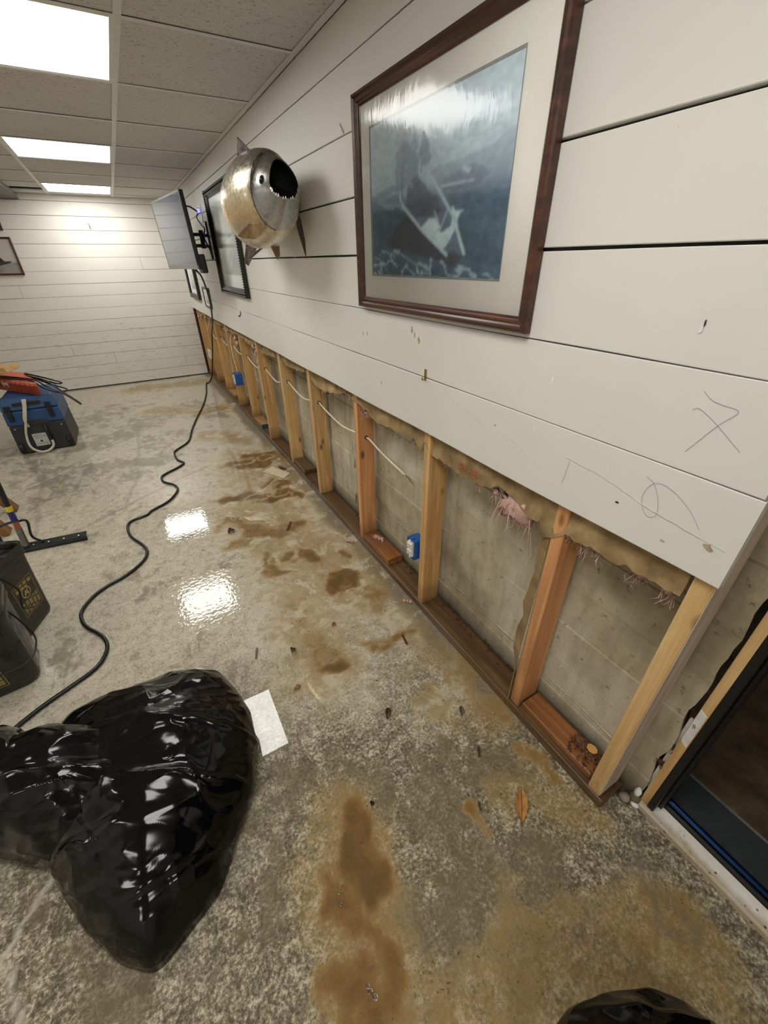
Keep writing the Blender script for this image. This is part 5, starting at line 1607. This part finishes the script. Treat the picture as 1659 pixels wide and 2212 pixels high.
def pail(corner, d1, d2, s1, s2, H_, lab, rad, sticker, bail):
    """square pail: bottom corner on the floor, d1/d2 unit vectors along its two bottom edges"""
    d1, d2 = Vector(d1).normalized(), Vector(d2).normalized()
    ctr = Vector(corner) + d1 * s1 / 2 + d2 * s2 / 2
    r = empty('pail', ctr, lab, 'pail', None)
    T = Matrix(((d1.x, d2.x, 0, ctr.x), (d1.y, d2.y, 0, ctr.y), (0, 0, 1, 0), (0, 0, 0, 1)))
    b = MB()
    prof = [(0.0, 0.012, 0.05), (1.0, 0.004, 0.0), (1.0, 0.0, 0.02)]
    rows = []
    for f_, z in ((0.5, 0.002), (0.93, 0.002), (0.97, 0.006), (1.0, 0.018), (1.10, H_ * 0.83), (1.10, H_ * 0.86), (1.15, H_ * 0.862), (1.15, H_ * 0.90), (1.12, H_ * 0.902), (1.12, H_ * 0.94), (1.17, H_ * 0.945), (1.17, H_), (1.13, H_), (1.08, H_ * 0.98), (1.06, H_ * 0.80), (1.0, H_ * .3), (0.5, H_ * .3)):
        ring = rrect(s1 / 2 * f_, s2 / 2 * f_, rad * f_)
        rows.append([T @ Vector((x, y, z)) for x, y in ring + ring[:1]])
    b.grid(np.array([[tuple(q) for q in rr] for rr in rows]))
    body = b.build('body', M['pail'], r, smooth=False, bevel=0.0015, seg=1)
    # crumpled bag showing in the mouth
    b = MB()
    n = 24
    P = []
    for i in range(n):
        row = []
        for j in range(n):
            x = (i / (n - 1) - .5) * s1 * 1.04; y = (j / (n - 1) - .5) * s2 * 1.04
            z = H_ * 0.9 + 0.02 * float(fbm(np.array(x * 30), np.array(y * 30), 3, 7))
            row.append(tuple(T @ Vector((x, y, z))))
        P.append(row)
    b.grid(np.array(P))
    b.build('contents', M['tvblack'], r, label='black crumpled plastic filling')
    # warning print on the side facing the room: (side: which face)
    face, u0, u1, za, zb = sticker
    def sp(uu, z, off=0.001):
        k = 1.0 + 0.10 * min(1, max(0, (z - 0.018) / (H_ * 0.83)))
        if face == 2:   # face spanned by d2 at -d1 side
            return T @ Vector((-s1 / 2 * k - off, (uu - .5) * s2 * k, z))
        return T @ Vector(((uu - .5) * s1 * k, -s2 / 2 * k - off, z))
    b = MB()
    def quad(a0, a1, z0, z1, o=0.0008):
        b.add([sp(a0, z0, o), sp(a1, z0, o), sp(a1, z1, o), sp(a0, z1, o)], [(0, 1, 2, 3)])
    fw = 0.008 / (s2 if face == 2 else s1)
    du = u1 - u0
    t_ = 0.0015
    for a in ((u0, u1, za, za + t_), (u0, u1, zb - t_, zb), (u0, u0 + t_ / s1, za, zb), (u1 - t_ / s1, u1, za, zb)): quad(*a)
    hh_ = zb - za
    for k in range(5):      # heading words
        z = zb - hh_ * (0.06 + 0.035 * k)
        for w0 in range(4):
            if (k + w0) % 4: quad(u0 + du * (0.08 + .22 * w0), u0 + du * (0.25 + .22 * w0 - .02 * (k % 2)), z - hh_ * 0.02, z)
    for k in range(12):     # small lines
        z = za + hh_ * (0.05 + 0.032 * k)
        for w0 in range(5):
            if (k * 2 + w0 * 3) % 7: quad(u0 + du * (0.06 + .18 * w0), u0 + du * (0.20 + .18 * w0), z, z + hh_ * 0.016)
    zc = za + hh_ * 0.62
    cu = (u0 + u1) / 2
    Lr = (s2 if face == 2 else s1)
    rr = min(du * Lr * 0.40, hh_ * 0.17)
    for k in range(24):     # ring and bar of the prohibition sign
        a, a2 = 2 * math.pi * k / 24, 2 * math.pi * (k + 1) / 24
        b.add([sp(cu + r0 * math.cos(aa) / Lr, zc + r0 * math.sin(aa), 0.0009) for r0, aa in ((rr, a), (rr, a2), (rr * .86, a2), (rr * .86, a))], [(0, 1, 2, 3)])
    for (x_a, z_a), (x_b, z_b) in (((-.62, .62), (.62, -.62)),):
        d_ = 0.06
        b.add([sp(cu + rr * (xx) / Lr, zc + rr * zz_, 0.001) for xx, zz_ in ((x_a - d_, z_a - d_), (x_a + d_, z_a + d_), (x_b + d_, z_b + d_), (x_b - d_, z_b - d_))], [(0, 1, 2, 3)])
    # child-and-pail figure inside the ring
    for pg in ([(-.5, -.05), (-.1, -.05), (-.16, -.55), (-.44, -.55)], [(-.1, .35), (.05, .45), (.2, .35), (.15, .15), (0, .12)], [(-.05, .12), (.3, .1), (.5, -.4), (.35, -.5), (.2, -.1), (-.2, .0)]):
        b.add([sp(cu + rr * xx / Lr, zc + rr * zz_, 0.0008) for xx, zz_ in pg], [tuple(range(len(pg)))])
    b.build('warning_print', M['gold'], body, kind='stuff', label='gold warning print with a prohibition sign')
    if bail:
        b = MB()
        b.tube(smooth_path([T @ Vector(q) for q in bail], 6), 0.0032, 6)
        b.build('wire_bail', M['tvblack'], r, smooth=True)
    return r


pail((-1.529, 2.057, 0), (-0.36, -0.93, 0), (-0.93, 0.36, 0), 0.25, 0.25, 0.385, 'black square pail with gold warning print, beside the squeegee', 0.03, (1, 0.16, 0.64, 0.085, 0.245),
     [(0.05, -0.14, 0.33), (0.03, -0.158, 0.24), (0.06, -0.16, 0.17), (0.0, -0.162, 0.12)])
pail((-1.528, 1.583, 0), (-0.99, -0.14, 0), (-0.14, 0.99, 0), 0.25, 0.21, 0.385, 'black square pail nearest the camera at the left edge', 0.05, (1, 0.34, 0.85, 0.05, 0.17),
     [(-0.13, -0.02, 0.33), (-0.155, -0.03, 0.24), (-0.165, -0.06, 0.16), (-0.12, -0.15, 0.145), (0.05, -0.16, 0.17), (0.13, -0.15, 0.2)])

# ------------------------------------------------------------------ garbage bags
m = N('black_bag_film')
p = m.pos()
def ridge(vec, sc, det, dist):
    n_ = m.noise(vec, sc, det, 0.5, dist)
    return m.math('SUBTRACT', 1.0, m.math('MULTIPLY', m.math('ABSOLUTE', m.math('SUBTRACT', n_, 0.5)), 5.0), clamp=True)
st = ridge(m.pos((1.0, 3.6, 3.6), (0, 0, 0.35)), 2.6, 1, 0.3)
st2 = ridge(p, 5.5, 1, 0.5)
gate = m.ramp(m.noise(p, 4, 2), [(0.48, 0.0), (0.62, 1.0)])
fac = m.voronoi(p, 11, 'F1')
h = m.math('ADD', m.math('MULTIPLY', m.math('POWER', st, 1.5), 1.0), m.math('MULTIPLY', m.math('MULTIPLY', m.math('POWER', st2, 2.0), gate), 0.6))
h = m.math('ADD', h, m.math('MULTIPLY', m.math('MULTIPLY', fac, gate), 0.9))
M['bag'] = m.set(base=lin(5, 5, 6), rough=0.13, spec=0.38, normal=m.bump(h, 0.4, 0.014))


def bag_lobe(mb, outline, ctr, H_, seed, streak=(1, 0.2), amp=0.012, power=0.62, nth=260, nr=80):
    """closed blob over a star-shaped outline [(x, y, z)] with crisp creases"""
    ol = [Vector(q) for q in outline]
    cx, cy = ctr
    ang = np.array([math.atan2(q.y - cy, q.x - cx) for q in ol])
    rad = np.array([math.hypot(q.x - cx, q.y - cy) for q in ol])
    ze = np.array([q.z for q in ol])
    o = np.argsort(ang)
    ang, rad, ze = ang[o], rad[o], ze[o]
    A_ = np.concatenate([ang - 2 * math.pi, ang, ang + 2 * math.pi]); R3 = np.tile(rad, 3); Z3 = np.tile(ze, 3)
    th = np.linspace(0, 2 * math.pi, nth + 1)[:-1] - math.pi
    X3, Y3 = R3 * np.cos(A_), R3 * np.sin(A_)
    xo, yo = np.interp(th, A_, X3), np.interp(th, A_, Y3)
    zo = np.interp(th, A_, Z3)
    ker = np.array([1, 3, 4, 3, 1]) / 12.0
    sm = lambda a: np.convolve(np.concatenate([a[-2:], a, a[:2]]), ker, 'valid')
    for _ in range(2): xo, yo, zo = sm(xo), sm(yo), sm(zo)
    rows = []
    for s_ in (0.86, 0.93, 0.97, 0.99):
        rows.append((s_ + 0 * th, 0.003 + (zo - 0.003) * ((s_ - 0.86) / 0.14) ** 2 * (zo > 0.02) + 0 * th))
    for t in np.linspace(1, 0.0, nr):
        rows.append((t + 0 * th, zo * (t ** 1.5) + (H_ - 0) * (1 - t ** 2.3) ** power * (1 - t ** 1.5 * 0.0) * (1 - 0) - (H_ * 0 if True else 0) + 0 * th if False else zo + (H_ - zo) * (1 - t ** 2.2) ** power))
    S = np.array([r_[0] for r_ in rows]); Z = np.array([r_[1] for r_ in rows])
    X = cx + xo[None, :] * S; Y = cy + yo[None, :] * S
    su, sv = streak
    L_ = math.hypot(su, sv); su, sv = su / L_, sv / L_
    wxp = (fbm(X * 5, Y * 5, 3, seed) - .5) * 0.10
    U = X * su + Y * sv; V = -X * sv + Y * su + wxp
    r1 = 1 - np.abs(2 * vnoise(U * 2.6, V * 14, seed + 1) - 1)
    r2 = 1 - np.abs(2 * vnoise(U * 5, V * 40, seed + 2) - 1)
    r3 = 1 - np.abs(2 * vnoise(X * 5.3 + Y * 3.4 + wxp * 22, -X * 3.4 + Y * 5.3 + 2.2 * fbm(X * 3, Y * 3, 3, seed + 6), seed + 4) - 1)
    r4 = 1 - np.abs(2 * vnoise(X * 34 + wxp * 60, Y * 34, seed + 5) - 1)
    d = 0.9 * r1 ** 2.6 + 0.10 * r2 ** 2 + 0.45 * r3 ** 4 - 0.5
    edge = np.clip((1 - S) / 0.12, 0.12, 1)
    low = np.clip(Z / 0.05, 0.15, 1)
    Z = np.maximum(Z + amp * d * edge * low, 0.002)
    k = amp * 0.5 * d * low
    X = X + k * np.cos(th)[None, :] * (S > 0.6); Y = Y + k * np.sin(th)[None, :] * (S > 0.6)
    P = np.stack([X, Y, Z], -1)
    P = np.concatenate([P, P[:, :1]], 1)
    mb.grid(P)
    bot = P[0]
    b0 = len(mb.v)
    mb.v.extend([tuple(q) for q in bot[:-1]])
    mb.f.append(tuple(range(b0, b0 + nth))); mb.m.append(0)


MAIN = [(-0.958, 1.219, 0.10), (-0.899, 1.164, 0.11), (-0.865, 1.07, 0.10), (-0.837, 0.965, 0.09), (-0.844, 0.859, 0.07), (-0.89, 0.735, 0.05), (-0.954, 0.657, 0.03), (-1.033, 0.551, 0.01), (-1.094, 0.521, 0.005), (-1.184, 0.478, 0.003), (-1.204, 0.481, 0.003),
        (-1.268, 0.534, 0.008), (-1.345, 0.645, 0.015), (-1.399, 0.755, 0.02), (-1.42, 0.806, 0.03), (-1.43, 0.998, 0.10), (-1.423, 1.168, 0.11), (-1.383, 1.257, 0.10), (-1.247, 1.257, 0.11), (-1.135, 1.25, 0.11), (-1.034, 1.246, 0.10)]
LEFT = [(-1.378, 1.185, 0.15), (-1.462, 1.18, 0.15), (-1.48, 1.217, 0.15), (-1.539, 1.264, 0.15), (-1.664, 1.28, 0.12), (-1.80, 1.22, 0.08), (-1.78, 1.08, 0.05), (-1.629, 0.959, 0.04), (-1.548, 0.917, 0.03), (-1.481, 0.863, 0.02), (-1.411, 0.812, 0.03), (-1.30, 0.79, 0.08), (-1.16, 0.86, 0.15), (-1.22, 1.05, 0.15)]
bag = empty('garbage_bag', (-1.15, 0.9, 0), 'full black plastic garbage bag slumped on the floor, lower left', 'garbage bag')
b = MB()
bag_lobe(b, MAIN, (-1.12, 0.87), 0.235, 3, (1, -0.5), 0.013)
bag_lobe(b, LEFT, (-1.46, 1.03), 0.27, 21, (1, -0.25), 0.015)
b.build('bag_film', M['bag'], bag, smooth=True)
B2 = [(-0.56, -0.10, 0.12), (-0.525, -0.045, 0.15), (-0.45, -0.035, 0.17), (-0.36, -0.062, 0.17), (-0.29, -0.095, 0.17), (-0.245, -0.14, 0.16), (-0.20, -0.22, 0.12), (-0.20, -0.36, 0.05), (-0.3, -0.46, 0.03), (-0.45, -0.46, 0.03), (-0.56, -0.35, 0.04), (-0.58, -0.2, 0.08)]
bag = empty('garbage_bag', (-0.38, -0.25, 0), 'black plastic garbage bag top at the bottom right edge', 'garbage bag')
b = MB()
bag_lobe(b, B2, (-0.38, -0.24), 0.26, 33, (0.8, -0.5), 0.012)
b.build('bag_film', M['bag'], bag, smooth=True)

# ------------------------------------------------------------------ leaves and small debris
M['leaf'] = plain('yellow_brown_leaf', (176, 122, 58), 0.55, var=0.2, scale=60)
M['leafdark'] = plain('dark_wet_leaf', (86, 52, 36), 0.3, var=0.3, scale=60)
M['leafgrey'] = plain('grey_olive_leaf', (98, 86, 62), 0.6, var=0.2, scale=60)
M['woodchip'] = plain('wood_chip', (150, 116, 72), 0.7, var=0.2)
M['papershred'] = plain('paper_shred', (206, 192, 162), 0.8, var=0.1)


def leaf(tip, base, wid, mt, lab, curl=0.006, name='leaf'):
    t, s_ = Vector(tip), Vector(base)
    ax_ = s_ - t
    pr2 = Vector((-ax_.y, ax_.x, 0)).normalized()
    b = MB()
    P = []
    for i in range(13):
        f_ = i / 12
        hw = wid * (math.sin(math.pi * min(1, f_ ** 0.75)) ** 0.85) * (1 if f_ < .96 else 0.4) + 0.0006
        row = []
        for j in range(7):
            g = (j - 3) / 3
            q = t + ax_ * f_ + pr2 * hw * g * (1 + .12 * math.sin(f_ * 30))
            q.z = 0.0025 + curl * (g * g) * (0.4 + .6 * math.sin(f_ * 5) ** 2) + curl * .6 * math.sin(f_ * 3.0)
            row.append(tuple(q))
        P.append(row)
    P = np.array(P)
    b.grid(P); b.grid(P + np.array([0, 0, 0.0006]))
    r = empty(name, (t + s_) / 2 - Vector((0, 0, (t.z + s_.z) / 2)), lab, 'leaf')
    b.build('blade', mt, r, smooth=True)
    b = MB()
    b.tube([(t.x, t.y, 0.004), tuple((t + s_) / 2 + Vector((0, 0, 0.0045 + curl * .6))), (s_.x, s_.y, 0.004), tuple(s_ + ax_ * 0.18 + Vector((0, 0, 0.003)))], 0.0008, 5)
    b.build('stem', M['leafdark'], r)


leaf((-0.168, 0.330, 0), (-0.236, 0.262, 0), 0.017, M['leaf'], 'large tan leaf flat on the floor below the wall end')
leaf((-0.388, 0.775, 0), (-0.418, 0.735, 0), 0.0085, M['leafdark'], 'dark red-brown curled leaf in the middle of the floor', 0.01)
leaf((-0.152, 0.645, 0), (-0.176, 0.612, 0), 0.0075, M['leafgrey'], 'small grey leaf near the plate, left of the reddish stud', 0.008)
leaf((-0.600, 1.215, 0), (-0.618, 1.195, 0), 0.011, M['leafdark'], 'round dark leaf scrap above the big ochre stain', 0.012)
leaf((-0.388, 1.258, 0), (-0.410, 1.248, 0), 0.008, plain('red_scrap', (150, 84, 66), 0.4), 'small reddish wet scrap on the floor above the ochre band', 0.006)
leaf((-0.640, 1.035, 0), (-0.668, 1.022, 0), 0.008, M['woodchip'], 'pale brown flake at the edge of the puddle by the bag', 0.006)
leaf((-0.586, 0.535, 0), (-0.596, 0.525, 0), 0.006, plain('black_seed', (28, 24, 20), 0.3), 'tiny round black seed above the long brown streak', 0.008)
leaf((-0.62, 2.28, 0), (-0.66, 2.25, 0), 0.018, M['leafdark'], 'brown curled leaf on the wet floor beside the cord', 0.015)
leaf((-0.10, 3.03, 0), (-0.07, 2.94, 0), 0.02, M['leafdark'], 'dark flat leaf in the brown pool near the plate', 0.01)


def scrap(pts, mt, lab, name, cat, z=0.002, h=0.003):
    b = MB()
    b.prism([(x, y, z) for x, y in pts], (0, 0, h))
    b.build(name, mt, smooth=False, label=lab, cat=cat)


scrap([(-0.15, 3.05), (-0.06, 2.86), (-0.13, 2.80), (-0.24, 3.0)], M['papershred'], 'pale torn paper piece in the brown pool', 'paper_scrap', 'scrap')
scrap([(-0.22, 2.86), (-0.20, 2.84), (-0.31, 2.73), (-0.33, 2.74)], M['woodchip'], 'thin wood splinter lying behind the swirled brown pool', 'splinter', 'scrap')
scrap([(-0.54, 2.40), (-0.44, 2.34), (-0.43, 2.29), (-0.51, 2.33)], M['papershred'], 'cream paper shred in the ochre stain', 'paper_scrap', 'scrap')
scrap([(-0.29, 2.19), (-0.28, 2.18), (-0.33, 2.10), (-0.34, 2.11)], M['leafdark'], 'dark twig in the ochre stain', 'twig', 'scrap')
scrap([(-0.165, 1.045), (-0.155, 1.045), (-0.165, 0.99), (-0.175, 0.99)], M['leafdark'], 'thin brown twig on the floor close to the plate', 'twig', 'scrap')
scrap([(-0.745, 1.30), (-0.735, 1.30), (-0.755, 1.245), (-0.76, 1.25)], M['leafgrey'], 'straw bit on the floor right of the bag peak', 'straw', 'scrap')
scrap([(-0.20, 0.50), (-0.19, 0.50), (-0.21, 0.47), (-0.217, 0.475)], M['leafdark'], 'tiny dark twig between the tan leaf and the red leaf', 'twig', 'scrap')
scrap([(-0.31, 0.37), (-0.303, 0.372), (-0.312, 0.35), (-0.318, 0.352)], M['leafdark'], 'tiny twig next to the tan leaf', 'twig', 'scrap')
# debris on the plate in the first bay: crumpled wet wrapper and bits
b = MB()
for k in range(3):
    P = []
    for i in range(10):
        for_j = []
        for j in range(7):
            x = 0.05 + 0.035 * (j / 6) + 0.012 * mnoise.noise((i * .6, j * .6, k))
            y = 0.345 - 0.07 * (i / 9) - k * 0.018 + 0.012 * mnoise.noise((i * .5, j * .8, k + 5))
            z = 0.069 + 0.013 * abs(mnoise.noise((i * .7, j * .7, k + 9))) * 2
            for_j.append((x, y, z))
        P.append(for_j)
    b.grid(np.array(P))
b.build('crumpled_wrapper', plain('wet_brown_wrapper', (120, 82, 58), 0.15, var=0.35, scale=90), smooth=False, label='shiny crumpled brown wrapper on the plate by the wall end', cat='wrapper')
leaf_b = MB()
n = 8
leaf_b.prism([(0.075 + 0.014 * math.cos(a), 0.282 + 0.017 * math.sin(a), 0.085) for a in [2 * math.pi * k / n for k in range(n)]], (0.001, 0, 0.003))
leaf_b.build('yellow_flake', plain('yellow_flake', (222, 168, 92), 0.5), label='yellow flake beside the crumpled wrapper', cat='scrap')
b = MB()
for i in range(45):
    x, y = random.uniform(0.02, 0.098), random.uniform(0.24, 0.34)
    a = random.uniform(0, math.pi); L_ = random.uniform(.003, .011)
    b.obox((x, y, 0.0685), (math.cos(a) * L_, math.sin(a) * L_, .0015), (-math.sin(a) * .0012, math.cos(a) * .0012, 0), (0, 0, .0012))
for i in range(90):
    x, y = random.uniform(0.07, 0.108), random.choice([random.uniform(0.57, 1.1), random.uniform(1.2, 1.42), random.uniform(1.8, 2.0)])
    a = random.uniform(0, math.pi); L_ = random.uniform(.003, .012)
    b.obox((x, y, 0.0425), (math.cos(a) * L_, math.sin(a) * L_, .0015), (-math.sin(a) * .0015, math.cos(a) * .0015, 0), (0, 0, .0015))
b.build('debris', M['leafdark'], label='dark bark crumbs strewn on the bottom plate', cat='debris', kind='stuff')
b = MB()
for i in range(220):
    x, y = random.uniform(-0.9, -0.02), random.uniform(0.1, 2.4)
    a = random.uniform(0, math.pi); L_ = random.uniform(.001, .004)
    b.obox((x, y, 0.0012), (math.cos(a) * L_, math.sin(a) * L_, 0), (-math.sin(a) * .001, math.cos(a) * .001, 0), (0, 0, .0009))
b.build('grit', M['leafdark'], label='dark grit specks scattered over the floor', cat='grit', kind='stuff')
# rubble in the gap between the concrete end and the door jamb
M['stone'] = plain('grey_stone', (150, 142, 124), 0.8, var=0.15, scale=40)
def pebble(x, y, z, r_, sc, mt, lab, cat='stone', name='pebble'):
    b = MB()
    P = []
    for i in range(9):
        ph = math.pi * i / 8
        row = []
        for j in range(13):
            t = 2 * math.pi * (j % 12) / 12
            d = Vector((math.sin(ph) * math.cos(t), math.sin(ph) * math.sin(t), math.cos(ph)))
            k = r_ * (1 + 0.25 * mnoise.noise(d * 1.5 + Vector((x * 50, y * 50, z * 50))))
            row.append((x + d.x * k * sc[0], y + d.y * k * sc[1], z + d.z * k * sc[2]))
        P.append(row)
    b.grid(np.array(P))
    b.build(name, mt, smooth=True, label=lab, cat=cat)
pebble(0.085, 0.155, 0.0135, 0.016, (0.9, 1, .75), M['stone'], 'smooth grey pebble on the floor behind the wall end stud')
pebble(0.095, 0.128, 0.011, 0.010, (1, 1.2, .8), M['dent'], 'small white plaster lump at the foot of the door jamb', 'rubble', 'plaster_lump')
pebble(0.107, 0.138, 0.052, 0.012, (.8, .8, 1.6), M['dent'], 'white plaster lump wedged in the gap beside the jamb', 'rubble', 'plaster_lump')
pebble(0.108, 0.137, 0.012, 0.022, (.8, .8, 1.2), M['conc'], 'dark concrete lump in the gap at floor level', 'rubble', 'concrete_lump')
b = MB(); b.box(0.1275, 0.135, 0.128, 0.136, 0.08, 0.42); b.build('foam_strip', M['dent'], label='strip of white foam filler in the gap beside the jamb', cat='filler')
b = MB()
fluff(b, [(0.118, 0.132, 0.22), (0.12, 0.133, 0.30)], 0.014, n=30, hang=0.02, seed=404)
b.build('dry_leaf_clump', M['leafdark'], kind='stuff', label='clump of dead brown leaves caught in the gap beside the jamb', cat='debris')

# water beads on the long brown streak
m = N('water')
M['water'] = m.set(base=(1, 1, 1, 1), rough=0.02, trans=1.0, ior=1.33)
for (x, y, r_) in ((-0.775, 0.213, 0.005), (-0.774, 0.203, 0.006), (-0.768, 0.190, 0.006), (-0.765, 0.395, 0.004), (-0.77, 0.372, 0.004)):
    b = MB()
    b.lathe([(r_ * math.cos(a), 0.0004 + r_ * 0.55 * math.sin(a)) for a in (0, .3, .6, .9, 1.2, 1.5)], (x, y, 0), 14)
    b.build('water_drop', M['water'], smooth=True, label='tiny water beads glinting on the long brown streak', cat='water drop', group='water beads')
